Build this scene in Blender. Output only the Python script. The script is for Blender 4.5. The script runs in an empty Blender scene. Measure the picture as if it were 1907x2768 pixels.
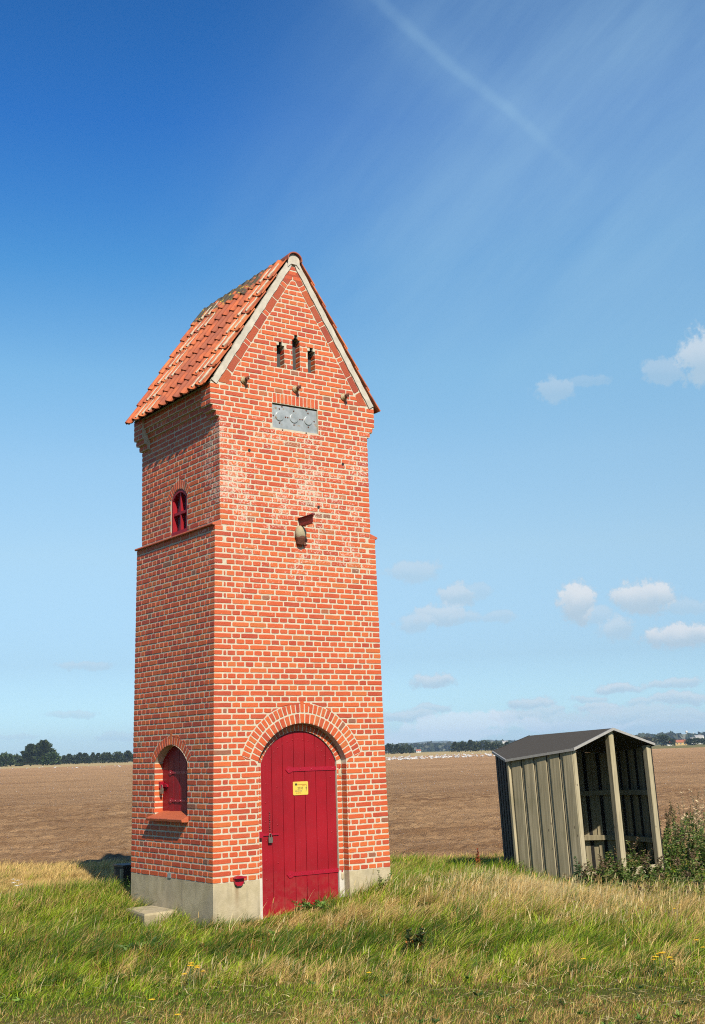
import bpy, math, random
import numpy as np
from mathutils import Vector, Matrix
random.seed(7); RNG = np.random.default_rng(7)
scn = bpy.context.scene
COL = scn.collection

# ------------------------------------------------------------------ camera
C0 = np.array([-6.84277, -12.48276, 1.38371])
RIGHT = np.array([0.81847749, -0.57376081, -0.02988533])
UP = np.array([-0.08664871, -0.17469239, 0.98080302])
FWD = np.array([0.56796708, 0.80017567, 0.19269742])
FPX = 3314.51
cd = bpy.data.cameras.new("camera"); cam = bpy.data.objects.new("camera", cd); COL.objects.link(cam)
cam.matrix_world = Matrix(((RIGHT[0], UP[0], -FWD[0], C0[0]), (RIGHT[1], UP[1], -FWD[1], C0[1]), (RIGHT[2], UP[2], -FWD[2], C0[2]), (0, 0, 0, 1)))
cd.sensor_fit = 'VERTICAL'; cd.sensor_height = 36.0; cd.sensor_width = 24.8
cd.lens = FPX / 2768 * 36.0; cd.clip_start = 0.1; cd.clip_end = 60000
scn.camera = cam
scn.render.resolution_x = 705; scn.render.resolution_y = 1024

def ray(px, py):
    return RIGHT * ((px - 953.5) / FPX) + UP * (-(py - 1384) / FPX) + FWD
def at_z(px, py, z):
    d = ray(px, py); return C0 + d * ((z - C0[2]) / d[2])
HD = np.array([0.5788, 0.8155]); HR = np.array([0.8155, -0.5788])   # along the view and across it, on the ground
def st(s, t): return C0[:2] + HD * s + HR * t
def far(px, dist):
    """ground position seen in column px of the photograph, dist metres away along the view"""
    d = ray(px, 2030.0); k = dist / (d[:2] @ HD); return C0[:2] + d[:2] * k

# ------------------------------------------------------------------ sky, sun
SUN_AZ = math.radians(16.5)      # light travels towards +y, turned towards +x
SUN_EL = math.radians(38.5)
world = bpy.data.worlds.new("World"); scn.world = world; world.use_nodes = True
nt = world.node_tree; nt.nodes.clear()
class NG:
    """small helper to write node graphs as expressions"""
    alb = None
    def __init__(s, t): s.t = t
    def node(s, typ, **kw):
        n = s.t.nodes.new(typ)
        for k, v in kw.items(): setattr(n, k, v)
        return n
    def put(s, sock, v):
        if v is None: return
        if s.alb and sock.name == 'Base Color': v = s.mix(1.0, v, (s.alb, s.alb, s.alb, 1), 'MULTIPLY')
        if isinstance(v, bpy.types.NodeSocket): s.t.links.new(v, sock)
        else: sock.default_value = v
    def m(s, op, a, b=None, c=None, clamp=False):
        n = s.node('ShaderNodeMath', operation=op, use_clamp=clamp)
        s.put(n.inputs[0], a); s.put(n.inputs[1], b); s.put(n.inputs[2], c); return n.outputs[0]
    def vm(s, op, a, b=None, sc=None):
        n = s.node('ShaderNodeVectorMath', operation=op)
        s.put(n.inputs[0], a); s.put(n.inputs[1], b)
        if sc is not None: s.put(n.inputs['Scale'], sc)
        return n.outputs['Value'] if op in ('DOT_PRODUCT', 'LENGTH') else n.outputs['Vector']
    def mix(s, f, a, b, blend='MIX'):
        n = s.node('ShaderNodeMix', data_type='RGBA', blend_type=blend)
        s.put(n.inputs['Factor'], f); s.put(n.inputs['A'], a); s.put(n.inputs['B'], b)
        return [o for o in n.outputs if o.type == 'RGBA'][0]
    def noise(s, vec, scale, detail=4, rough=.55, dim='3D'):
        n = s.node('ShaderNodeTexNoise', noise_dimensions=dim)
        s.put(n.inputs['Vector'], vec); s.put(n.inputs['Scale'], scale); s.put(n.inputs['Detail'], detail); s.put(n.inputs['Roughness'], rough)
        return n
    def ramp(s, f, stops, interp='LINEAR'):
        n = s.node('ShaderNodeValToRGB'); n.color_ramp.interpolation = interp
        e = n.color_ramp.elements
        while len(e) > 1: e.remove(e[-1])
        e[0].position = stops[0][0]; e[0].color = tuple(stops[0][1]) + (1,)
        for p, c in stops[1:]:
            x = e.new(p); x.color = tuple(c) + (1,)
        s.put(n.inputs[0], f); return n.outputs[0]
    def ss(s, x, a, b):
        n = s.node('ShaderNodeMapRange', interpolation_type='SMOOTHSTEP')
        s.put(n.inputs[0], x); n.inputs[1].default_value = a; n.inputs[2].default_value = b
        n.inputs[3].default_value = 0; n.inputs[4].default_value = 1; return n.outputs[0]
def c4(c): return (c[0], c[1], c[2], 1.0)

g = NG(nt)
sky = g.node('ShaderNodeTexSky', sky_type='NISHITA'); sky.sun_disc = False
sky.sun_elevation = SUN_EL; sky.sun_rotation = math.pi + SUN_AZ
sky.altitude = 0; sky.air_density = 1.0; sky.dust_density = 0.4; sky.ozone_density = 3.0
tc = g.node('ShaderNodeTexCoord'); D = tc.outputs['Generated']
Dn = g.vm('NORMALIZE', D)
skyc = sky.outputs['Color']
hs = g.node('ShaderNodeHueSaturation'); hs.inputs['Saturation'].default_value = 1.0; hs.inputs['Value'].default_value = 1.0
g.put(hs.inputs['Color'], skyc); skyc = hs.outputs['Color']
# clear, deep-blue September air: correction of the sky colour by height above the horizon
sz = g.node('ShaderNodeSeparateXYZ'); g.put(sz.inputs[0], Dn)
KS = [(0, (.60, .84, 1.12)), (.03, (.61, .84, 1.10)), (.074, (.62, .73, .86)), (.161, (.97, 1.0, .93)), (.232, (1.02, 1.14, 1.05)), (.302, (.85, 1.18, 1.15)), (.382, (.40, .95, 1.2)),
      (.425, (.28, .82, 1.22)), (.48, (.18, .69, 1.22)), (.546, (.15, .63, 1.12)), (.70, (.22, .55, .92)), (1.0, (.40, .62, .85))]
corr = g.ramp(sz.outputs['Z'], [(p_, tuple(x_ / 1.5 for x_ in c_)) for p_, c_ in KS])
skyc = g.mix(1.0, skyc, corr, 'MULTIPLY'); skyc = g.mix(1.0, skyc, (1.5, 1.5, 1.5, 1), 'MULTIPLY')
def vdir(px, py):
    d = ray(px, py); return d / np.linalg.norm(d)
# cloud shapes, each given by its own direction in the sky
wob = g.noise(Dn, 34.0, 7, .65); w2 = g.vm('SUBTRACT', wob.outputs['Color'], (.5, .5, .5))
Dw = g.vm('ADD', Dn, g.vm('SCALE', w2, sc=.017))
fine = g.noise(Dn, 100.0, 6, .65).outputs['Fac']
def blob(px, py, a, b, dens, dv=Dw, rough=1.4):
    """soft cumulus puff: half sizes a, b in photograph pixels"""
    c = vdir(px, py)
    r = np.cross(c, (0, 0, 1.)); r /= np.linalg.norm(r); u = np.cross(r, c)
    fa, fb = FPX * .93 / a, FPX * .93 / b
    x = g.m('MULTIPLY', g.vm('DOT_PRODUCT', dv, tuple(r)), fa)
    y = g.m('MULTIPLY', g.vm('DOT_PRODUCT', dv, tuple(u)), fb)
    d2 = g.m('ADD', g.m('MULTIPLY', x, x), g.m('MULTIPLY', y, y))
    k = g.m('SUBTRACT', 1.0, g.m('SQRT', d2))
    k = g.m('ADD', k, g.m('MULTIPLY', g.m('SUBTRACT', fine, .5), rough)) if rough else k
    return g.m('MULTIPLY', g.ss(k, -.04, .36 if rough else 1.0), min(1, dens * 1.2)), y
PUFFS = [(1915, 968, 80, 76, .60), (1790, 1005, 60, 35, .35), (1500, 1055, 60, 34, .36), (1590, 1030, 60, 16, .22), (1560, 1625, 58, 58, .80), (1620, 1660, 40, 26, .40),
         (1745, 1615, 92, 50, .78), (1850, 1640, 70, 22, .35), (1670, 1700, 55, 38, .50), (1840, 1722, 100, 40, .78), (1240, 1612, 55, 38, .55), (1290, 1600, 45, 25, .3),
         (1110, 1545, 75, 38, .42), (1190, 1662, 85, 32, .55), (1130, 1682, 55, 26, .45), (1255, 1668, 50, 20, .4), (1350, 1668, 45, 18, .35), (1170, 1840, 62, 24, .62),
         (235, 1797, 75, 14, .35), (1665, 1865, 65, 14, .62), (1820, 1850, 80, 15, .55), (1430, 1906, 62, 17, .60), (1590, 1892, 50, 12, .5), (1625, 1915, 75, 18, .60), (1740, 1900, 60, 12, .5),
         (1830, 1892, 85, 18, .60), (1100, 1935, 75, 16, .55), (1160, 1918, 60, 14, .5), (1405, 1940, 90, 19, .55), (1480, 1926, 55, 15, .5), (1060, 1934, 40, 12, .5), (1700, 1935, 170, 28, .50), (1860, 1940, 120, 24, .5),
         (1520, 1952, 160, 22, .45), (195, 1930, 70, 13, .35), (330, 1990, 80, 11, .3), (40, 1990, 60, 8, .25), (1780, 1960, 200, 20, .4)]
cl = None; shade = None
for p in PUFFS:
    k, y = blob(*p)
    cl = k if cl is None else g.m('MAXIMUM', cl, k)
    s_ = g.m('MULTIPLY', k, g.ss(y, -.45, .5))
    shade = s_ if shade is None else g.m('MAXIMUM', shade, s_)
bright = None
for p in [(1125, 1985, 70, 22, .6), (1180, 1968, 85, 26, .8), (1270, 1952, 95, 26, .8), (1335, 1942, 60, 16, .5), (1070, 1998, 60, 12, .6), (1040, 2006, 50, 10, .8), (1230, 1985, 120, 14, .7), (1420, 1960, 90, 14, .5), (1600, 1960, 120, 12, .35)]:
    k, y = blob(p[0], p[1], p[2] * 1.2, p[3] * 1.1, p[4] * .75); bright = k if bright is None else g.m('MAXIMUM', bright, k)
# fading condensation trail and high wisps
def trail(p0, p1, width, dens):
    a, b = vdir(*p0), vdir(*p1); n = np.cross(a, b); n /= np.linalg.norm(n); al = (b - a) / np.linalg.norm(b - a)
    soft = g.noise(Dn, 9.0, 4, .55); dv = g.vm('ADD', Dn, g.vm('SCALE', g.vm('SUBTRACT', soft.outputs['Color'], (.5, .5, .5)), sc=.02))
    x = g.m('ABSOLUTE', g.m('MULTIPLY', g.vm('DOT_PRODUCT', dv, tuple(n)), 1.0 / width))
    y = g.vm('DOT_PRODUCT', Dn, tuple(al)); y0, y1 = float(a @ al), float(b @ al)
    k = g.ss(g.m('SUBTRACT', 1.0, x), 0.0, .9)
    k = g.m('MULTIPLY', k, g.m('SUBTRACT', 1.0, g.ss(y, y0 + (y1 - y0) * .45, y1)))
    return g.m('MULTIPLY', k, g.m('MULTIPLY', dens, g.m('ADD', .6, g.noise(Dn, 30.0, 3).outputs['Fac'])))
ci = g.m('ADD', trail((1000, -20), (1640, 540), .007, .085), trail((1010, -20), (1640, 560), .030, .05))
a_ = vdir(1300, 500); b_ = vdir(1700, 60); al = (b_ - a_) / np.linalg.norm(b_ - a_)
dd = g.vm('DOT_PRODUCT', Dn, tuple(al))
stretch = g.vm('ADD', Dn, g.vm('SCALE', tuple(al), sc=g.m('MULTIPLY', dd, -.86)))
wisp = g.noise(stretch, 15.0, 6, .62).outputs['Fac']
zone, _ = blob(1650, 60, 900, 700, 1.0, Dn, 0)
zone2, _ = blob(1450, 620, 1100, 560, .75, Dn, 0)
ci = g.m('ADD', ci, g.m('MULTIPLY', g.ss(wisp, .22, .85), g.m('MULTIPLY', g.m('MAXIMUM', zone, zone2), .30)))
veil, _ = blob(1750, 520, 1200, 900, .34, Dn, 0)
ci = g.m('ADD', ci, g.m('MULTIPLY', veil, g.m('ADD', .45, g.m('MULTIPLY', .8, g.noise(Dn, 4.0, 3).outputs['Fac']))))
CW = 5.2
col = g.mix(ci, skyc, (3.0, 4.9, 6.3, 1))
puffc = g.mix(shade, (3.6, 4.7, 5.6, 1), (5.9, 6.2, 6.5, 1))
col = g.mix(cl, col, puffc)
col = g.mix(bright, col, (6.3, 7.0, 7.5, 1))
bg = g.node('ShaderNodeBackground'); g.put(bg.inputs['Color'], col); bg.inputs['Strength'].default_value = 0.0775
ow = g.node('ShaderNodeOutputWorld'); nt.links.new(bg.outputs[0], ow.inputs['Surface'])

sd = bpy.data.lights.new("sun", 'SUN'); sun = bpy.data.objects.new("sun", sd); COL.objects.link(sun)
sd.energy = 5.0; sd.angle = math.radians(.53); sd.color = (1.0, .90, .74)
ldir = Vector((math.sin(SUN_AZ) * math.cos(SUN_EL), math.cos(SUN_AZ) * math.cos(SUN_EL), -math.sin(SUN_EL)))
sun.rotation_euler = ldir.to_track_quat('-Z', 'Y').to_euler()
sun.location = (-10, -30, 40)
vs = scn.view_settings; vs.view_transform = 'Standard'; vs.look = 'None'; vs.exposure = 0.75; vs.gamma = 1.0
scn.cycles.volume_bounces = 0; scn.cycles.use_denoising = False; scn.cycles.filter_width = 1.1; scn.cycles.use_adaptive_sampling = False
scn.cycles.max_bounces = 6; scn.cycles.diffuse_bounces = 3; scn.cycles.sample_clamp_indirect = 4.0

# ------------------------------------------------------------------ helpers
def tag(o, label=None, cat=None, group=None, kind=None):
    if label: o['label'] = label
    if cat: o['category'] = cat
    if group: o['group'] = group
    if kind: o['kind'] = kind
    return o
def empty(name, loc=(0, 0, 0), rz=0, **kw):
    o = bpy.data.objects.new(name, None); COL.objects.link(o); o.location = loc; o.rotation_euler = (0, 0, rz)
    o.empty_display_size = .2
    return tag(o, **kw)
class MB:
    def __init__(s): s.v = []; s.f = []; s.m = []
    def add(s, vs_, fs, mi=0):
        b = len(s.v); s.v += [tuple(map(float, p)) for p in vs_]
        for f in fs: s.f.append([b + i for i in f]); s.m.append(mi)
    def box(s, x0, x1, y0, y1, z0, z1, mi=0):
        s.add([(x0, y0, z0), (x1, y0, z0), (x1, y1, z0), (x0, y1, z0), (x0, y0, z1), (x1, y0, z1), (x1, y1, z1), (x0, y1, z1)],
              [(0, 3, 2, 1), (4, 5, 6, 7), (0, 1, 5, 4), (1, 2, 6, 5), (2, 3, 7, 6), (3, 0, 4, 7)], mi)
    def bar(s, p0, p1, w, h, up=(0, 0, 1), mi=0, bev=0.0):
        """rectangular bar from p0 to p1, w wide and h thick along up; bev chamfers its long edges"""
        p0 = np.array(p0, float); p1 = np.array(p1, float); d = p1 - p0; d /= np.linalg.norm(d)
        r = np.cross(d, np.array(up, float)); r /= np.linalg.norm(r); u = np.cross(r, d)
        if bev > 0:
            a, b = w / 2, h / 2
            prof = [(-a + bev, -b), (a - bev, -b), (a, -b + bev), (a, b - bev), (a - bev, b), (-a + bev, b), (-a, b - bev), (-a, -b + bev)]
        else: prof = [(-w / 2, -h / 2), (w / 2, -h / 2), (w / 2, h / 2), (-w / 2, h / 2)]
        n = len(prof)
        vs_ = [p0 + r * a + u * b for a, b in prof] + [p1 + r * a + u * b for a, b in prof]
        s.add(vs_, [tuple(range(n))[::-1], tuple(range(n, 2 * n))] + [(i, (i + 1) % n, n + (i + 1) % n, n + i) for i in range(n)], mi)
    def prism(s, poly, fn, d0, d1, mi=0):
        """polygon of (a, b) pairs swept between depths d0 and d1; fn(a, b, d) gives the point"""
        n = len(poly); vs_ = [fn(a, b, d0) for a, b in poly] + [fn(a, b, d1) for a, b in poly]
        s.add(vs_, [tuple(range(n))[::-1], tuple(range(n, 2 * n))] + [(i, (i + 1) % n, n + (i + 1) % n, n + i) for i in range(n)], mi)
    def lathe(s, prof, o, ax, n=16, mi=0, cap=True):
        """profile of (radius, along) turned about axis ax from point o"""
        o = np.array(o, float); ax = np.array(ax, float); ax /= np.linalg.norm(ax)
        t = np.array((0, 0, 1.)) if abs(ax[2]) < .9 else np.array((1., 0, 0)); r = np.cross(ax, t); r /= np.linalg.norm(r); u = np.cross(ax, r)
        vs_ = []
        for rad, l in prof:
            for i in range(n):
                a = 2 * math.pi * i / n; vs_.append(o + ax * l + (r * math.cos(a) + u * math.sin(a)) * rad)
        fs = []
        for j in range(len(prof) - 1):
            for i in range(n):
                k = (i + 1) % n; fs.append((j * n + i, j * n + k, (j + 1) * n + k, (j + 1) * n + i))
        if cap: fs.append(tuple(range(n))[::-1]); fs.append(tuple((len(prof) - 1) * n + i for i in range(n)))
        s.add(vs_, fs, mi)
    def tube(s, pts, rad, n=6, mi=0):
        pts = [np.array(p, float) for p in pts]; rr = rad if isinstance(rad, (list, tuple)) else [rad] * len(pts)
        vs_ = []
        for j, p in enumerate(pts):
            d = pts[min(j + 1, len(pts) - 1)] - pts[max(j - 1, 0)]; d /= np.linalg.norm(d)
            t = np.array((0, 0, 1.)) if abs(d[2]) < .9 else np.array((1., 0, 0)); r = np.cross(d, t); r /= np.linalg.norm(r); u = np.cross(d, r)
            for i in range(n):
                a = 2 * math.pi * i / n; vs_.append(p + (r * math.cos(a) + u * math.sin(a)) * rr[j])
        fs = [tuple(range(n))[::-1], tuple((len(pts) - 1) * n + i for i in range(n))]
        for j in range(len(pts) - 1):
            for i in range(n):
                k = (i + 1) % n; fs.append((j * n + i, j * n + k, (j + 1) * n + k, (j + 1) * n + i))
        s.add(vs_, fs, mi)
    def build(s, name, mats, parent=None, smooth=False, recalc=True):
        me = bpy.data.meshes.new(name); me.from_pydata(s.v, [], s.f); me.validate()
        if not isinstance(mats, (list, tuple)): mats = [mats]
        for m_ in mats: me.materials.append(m_)
        if len(mats) > 1 and len(me.polygons) == len(s.m): me.polygons.foreach_set('material_index', s.m)
        if recalc:
            import bmesh
            b = bmesh.new(); b.from_mesh(me); bmesh.ops.recalc_face_normals(b, faces=b.faces); b.to_mesh(me); b.free()
        if smooth: me.polygons.foreach_set('use_smooth', [True] * len(me.polygons))
        o = bpy.data.objects.new(name, me); COL.objects.link(o)
        if parent: o.parent = parent
        return o
def np_mesh(name, V, F, mats, parent=None, col=None, smooth=False):
    """fast mesh from arrays; F is (n,3) or (n,4); col is a per-vertex colour"""
    me = bpy.data.meshes.new(name); me.vertices.add(len(V)); me.vertices.foreach_set('co', np.ascontiguousarray(V, np.float32).ravel())
    n, k = F.shape; me.loops.add(n * k); me.loops.foreach_set('vertex_index', np.ascontiguousarray(F, np.int32).ravel())
    me.polygons.add(n); me.polygons.foreach_set('loop_start', np.arange(n, dtype=np.int32) * k)
    me.polygons.foreach_set('loop_total', np.full(n, k, np.int32))
    if smooth: me.polygons.foreach_set('use_smooth', np.ones(n, bool))
    me.update(calc_edges=True)
    if col is not None:
        a = me.color_attributes.new('Col', 'FLOAT_COLOR', 'POINT')
        a.data.foreach_set('color', np.ascontiguousarray(np.concatenate([col, np.ones((len(col), 1))], 1), np.float32).ravel())
    for m_ in (mats if isinstance(mats, (list, tuple)) else [mats]): me.materials.append(m_)
    o = bpy.data.objects.new(name, me); COL.objects.link(o)
    if parent: o.parent = parent
    return o

def mat(name, build):
    m = bpy.data.materials.new(name); m.use_nodes = True; t = m.node_tree; t.nodes.clear(); gg = NG(t); gg.alb = .60
    p = gg.node('ShaderNodeBsdfPrincipled'); o = gg.node('ShaderNodeOutputMaterial'); t.links.new(p.outputs[0], o.inputs['Surface'])
    build(gg, p, o); return m
def bump(gg, p, h, dist=.003, strength=1.0):
    b = gg.node('ShaderNodeBump'); b.inputs['Strength'].default_value = strength; b.inputs['Distance'].default_value = dist
    gg.put(b.inputs['Height'], h); gg.put(p.inputs['Normal'], b.outputs[0])
def pos(gg): return gg.node('ShaderNodeNewGeometry').outputs['Position']
def simple(name, c, rough=.6, var=.18, scale=30, bm=.0015, metal=0, spec=.5):
    def b(gg, p, o):
        n = gg.noise(pos(gg), scale, 5, .6).outputs['Fac']
        k = gg.ss(n, .25, .75)
        gg.put(p.inputs['Base Color'], gg.mix(k, c4([x * (1 - var) for x in c]), c4([min(1, x * (1 + var)) for x in c])))
        gg.put(p.inputs['Roughness'], rough); p.inputs['Metallic'].default_value = metal; p.inputs['Specular IOR Level'].default_value = spec
        if bm: bump(gg, p, gg.noise(pos(gg), scale * 4, 4).outputs['Fac'], bm)
    return mat(name, b)

def brick_build(gg, p, o, tone=1.0, effl=True):
    P = pos(gg); isl = gg.node('ShaderNodeNewGeometry').outputs['Random Per Island']
    c = gg.ramp(isl, [(0, (.50, .060, .020)), (.15, (.58, .078, .020)), (.4, (.66, .098, .020)), (.7, (.71, .118, .022)), (.9, (.74, .150, .028)),
                      (.982, (.66, .16, .032)), (.987, (.36, .12, .06)), (1, (.28, .12, .07))])
    n1 = gg.noise(P, 55.0, 5, .65).outputs['Fac']; n2 = gg.noise(P, 5.0, 3, .5).outputs['Fac']
    c = gg.mix(gg.m('MULTIPLY', gg.ss(n1, .55, .8), .4), c, (.34, .05, .03, 1))
    c = gg.mix(gg.m('MULTIPLY', gg.ss(n2, .45, .75), .28), c, (.72, .2, .075, 1))
    mpv = gg.node('ShaderNodeMapping'); gg.put(mpv.inputs['Vector'], P); mpv.inputs['Scale'].default_value = (2.2, 2.2, .35)
    c = gg.mix(gg.m('MULTIPLY', gg.ss(gg.noise(mpv.outputs[0], 1.0, 5, .6).outputs['Fac'], .48, .72), .30), c, (.40, .085, .04, 1))
    # dark scorch pits
    vor = gg.node('ShaderNodeTexVoronoi'); gg.put(vor.inputs['Vector'], P); vor.inputs['Scale'].default_value = 38
    c = gg.mix(gg.m('MULTIPLY', gg.m('LESS_THAN', vor.outputs['Distance'], .09), .6), c, (.08, .02, .02, 1))
    r = .62
    if effl:
        # lime bloom on the weather side, between 2.9 m and 5.4 m
        sx = gg.node('ShaderNodeSeparateXYZ'); gg.put(sx.inputs[0], P); z = sx.outputs['Z']; y = sx.outputs['Y']; x = sx.outputs['X']
        band = gg.m('MULTIPLY', gg.ss(z, 2.6, 4.3), gg.m('SUBTRACT', 1.0, gg.ss(z, 5.2, 5.75)))
        band = gg.m('MULTIPLY', band, gg.m('SUBTRACT', 1.0, gg.m('MULTIPLY', gg.ss(y, .15, .75), .95)))
        big = gg.noise(P, 1.9, 4, .6).outputs['Fac']
        band = gg.m('MULTIPLY', band, gg.ss(big, .32, .68))
        sp = gg.noise(P, 42.0, 6, .7).outputs['Fac']
        k = gg.ss(gg.m('ADD', sp, gg.m('MULTIPLY', gg.m('ADD', band, gg.m('MULTIPLY', isl, .12)), .19)), .63, .75)
        k = gg.m('MULTIPLY', k, gg.ss(band, .0, .15))
        few = gg.m('MULTIPLY', gg.ss(gg.noise(P, 60.0, 4, .6).outputs['Fac'], .70, .76), .7)
        k = gg.m('MAXIMUM', k, few)
        c = gg.mix(gg.m('MULTIPLY', k, .75), c, (.85, .62, .50, 1))
        gg.put(p.inputs['Roughness'], gg.m('SUBTRACT', .62, gg.m('MULTIPLY', k, .25)))
    else: p.inputs['Roughness'].default_value = r
    if tone != 1.0: c = gg.mix(1.0, c, (tone, tone, tone, 1), 'MULTIPLY')
    gg.put(p.inputs['Base Color'], c)
    bump(gg, p, gg.m('ADD', n1, gg.noise(P, 160.0, 3).outputs['Fac']), .0035)
M_BRICK = mat('brick', brick_build)
M_BRICK2 = mat('large_brick', lambda gg, p, o: brick_build(gg, p, o, .72, False))
def mortar_b(gg, p, o):
    P = pos(gg); n = gg.noise(P, 22.0, 5, .6).outputs['Fac']; n2 = gg.noise(P, 3.0, 3).outputs['Fac']
    c = gg.mix(gg.ss(n, .3, .75), (.63, .56, .42, 1), (.79, .71, .56, 1)); c = gg.mix(gg.m('MULTIPLY', n2, .15), c, (.42, .37, .28, 1))
    gg.put(p.inputs['Base Color'], c); p.inputs['Roughness'].default_value = .9
    bump(gg, p, gg.noise(P, 120.0, 5, .7).outputs['Fac'], .003)
M_MORTAR = mat('mortar', mortar_b)
def conc_b(gg, p, o):
    P = pos(gg); n = gg.noise(P, 7.0, 5, .6).outputs['Fac']; n2 = gg.noise(P, 60.0, 4, .7).outputs['Fac']; n3 = gg.noise(P, 1.7, 2).outputs['Fac']
    c = gg.mix(gg.ss(n, .3, .7), (.50, .42, .25, 1), (.66, .56, .36, 1)); c = gg.mix(gg.m('MULTIPLY', gg.ss(n3, .4, .7), .35), c, (.27, .24, .19, 1))
    c = gg.mix(gg.m('MULTIPLY', gg.ss(n2, .62, .7), .55), c, (.72, .68, .6, 1))
    zq = gg.node('ShaderNodeSeparateXYZ'); gg.put(zq.inputs[0], P); damp = gg.m('SUBTRACT', 1.0, gg.ss(gg.m('ADD', zq.outputs['Z'], gg.m('MULTIPLY', n, .22)), -.42, -.16))
    c = gg.mix(gg.m('MULTIPLY', damp, .5), c, (.17, .15, .09, 1)); mp0 = gg.node('ShaderNodeMapping'); gg.put(mp0.inputs['Vector'], P); mp0.inputs['Scale'].default_value = (9, 9, .9)
    c = gg.mix(gg.m('MULTIPLY', gg.ss(gg.noise(mp0.outputs[0], 1.0, 4, .6).outputs['Fac'], .52, .72), .4), c, (.24, .21, .16, 1))
    # a rusty run below the little hood
    sx = gg.node('ShaderNodeSeparateXYZ'); gg.put(sx.inputs[0], P)
    rr = gg.m('ABSOLUTE', gg.m('SUBTRACT', sx.outputs['X'], .27)); st_ = gg.m('MULTIPLY', gg.m('SUBTRACT', 1.0, gg.ss(rr, .0, .05)), gg.ss(sx.outputs['Z'], -.4, -.02))
    st_ = gg.m('MULTIPLY', st_, gg.m('SUBTRACT', 1.0, gg.ss(sx.outputs['Y'], 0.01, .03)))
    c = gg.mix(gg.m('MULTIPLY', st_, .65), c, (.22, .12, .04, 1))
    gg.put(p.inputs['Base Color'], c); p.inputs['Roughness'].default_value = .85
    bump(gg, p, gg.m('ADD', n2, n), .004)
M_CONC = mat('concrete', conc_b)
M_WASH = simple('limewash', (.70, .66, .58), .8, .10, 14, .002)
M_VERGE = simple('verge_mortar', (.62, .57, .48), .85, .16, 8, .004)
def redpaint(gg, p, o):
    P = pos(gg); n = gg.noise(P, 3.2, 4, .6).outputs['Fac']; n2 = gg.noise(P, 75.0, 5, .7).outputs['Fac']; isl = gg.node('ShaderNodeNewGeometry').outputs['Random Per Island']
    mp = gg.node('ShaderNodeMapping'); gg.put(mp.inputs['Vector'], P); mp.inputs['Scale'].default_value = (14, 14, .8)
    gr = gg.noise(mp.outputs[0], 3.0, 4, .6).outputs['Fac']
    c = gg.mix(gg.ss(n, .3, .7), (.29, .001, .009, 1), (.38, .001, .012, 1))
    c = gg.mix(gg.m('MULTIPLY', isl, .35), c, (.33, .004, .012, 1))
    c = gg.mix(gg.m('MULTIPLY', gg.ss(gr, .5, .8), .35), c, (.32, .012, .022, 1))
    c = gg.mix(gg.m('MULTIPLY', gg.ss(n2, .66, .76), .45), c, (.6, .16, .14, 1))
    zz = gg.node('ShaderNodeSeparateXYZ'); gg.put(zz.inputs[0], P); low = gg.m('MULTIPLY', gg.m('SUBTRACT', 1.0, gg.ss(zz.outputs['Z'], -.35, .15)), gg.ss(gg.noise(P, 12.0, 5, .65).outputs['Fac'], .38, .7))
    c = gg.mix(gg.m('MULTIPLY', low, .45), c, (.36, .10, .07, 1)); c = gg.mix(gg.m('MULTIPLY', gg.ss(gg.noise(P, 1.3, 3).outputs['Fac'], .48, .7), .15), c, (.55, .02, .035, 1))
    gg.put(p.inputs['Base Color'], c); p.inputs['Roughness'].default_value = .52; p.inputs['Specular IOR Level'].default_value = .35
    bump(gg, p, gr, .002)
M_RED = mat('red_paint', redpaint)
M_REDM = simple('red_painted_iron', (.42, .003, .025), .38, .15, 40, .001)
M_DKRED = simple('weathered_red_paint', (.22, .012, .014), .6, .2, 30, .001)
M_GLASS = simple('window_glass', (.28, .36, .48), .12, .1, 5, .0, .75)
M_VOID = simple('dark_interior', (.018, .017, .016), .9, .1, 10, 0)
def zinc_b(gg, p, o):
    P = pos(gg); n = gg.noise(P, 9.0, 5, .6).outputs['Fac']; n2 = gg.noise(P, 16.0, 4, .6).outputs['Fac']
    c = gg.mix(gg.ss(n, .3, .7), (.36, .40, .41, 1), (.52, .56, .58, 1)); c = gg.mix(gg.m('MULTIPLY', gg.ss(n2, .60, .70), .7), c, (.42, .24, .08, 1))
    gg.put(p.inputs['Base Color'], c); gg.put(p.inputs['Roughness'], .5); p.inputs['Metallic'].default_value = .35
M_ZINC = mat('galvanised_plate', zinc_b)
M_RUST = simple('rusty_iron', (.16, .05, .025), .75, .4, 50, .002)
M_PORC = simple('stained_porcelain', (.50, .38, .22), .35, .35, 40, .001)
M_STEEL = simple('padlock_steel', (.36, .34, .28), .35, .15, 80, .0005, .7)
M_YEL = simple('yellow_enamel', (.85, .62, .10), .35, .04, 10, 0)
M_BLK = simple('black_print', (.03, .03, .03), .6, .05, 10, 0)
M_ORP = simple('faded_orange_print', (.55, .26, .03), .6, .1, 60, 0)
M_GRP = simple('faded_grey_print', (.28, .26, .16), .6, .15, 60, 0)
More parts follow.
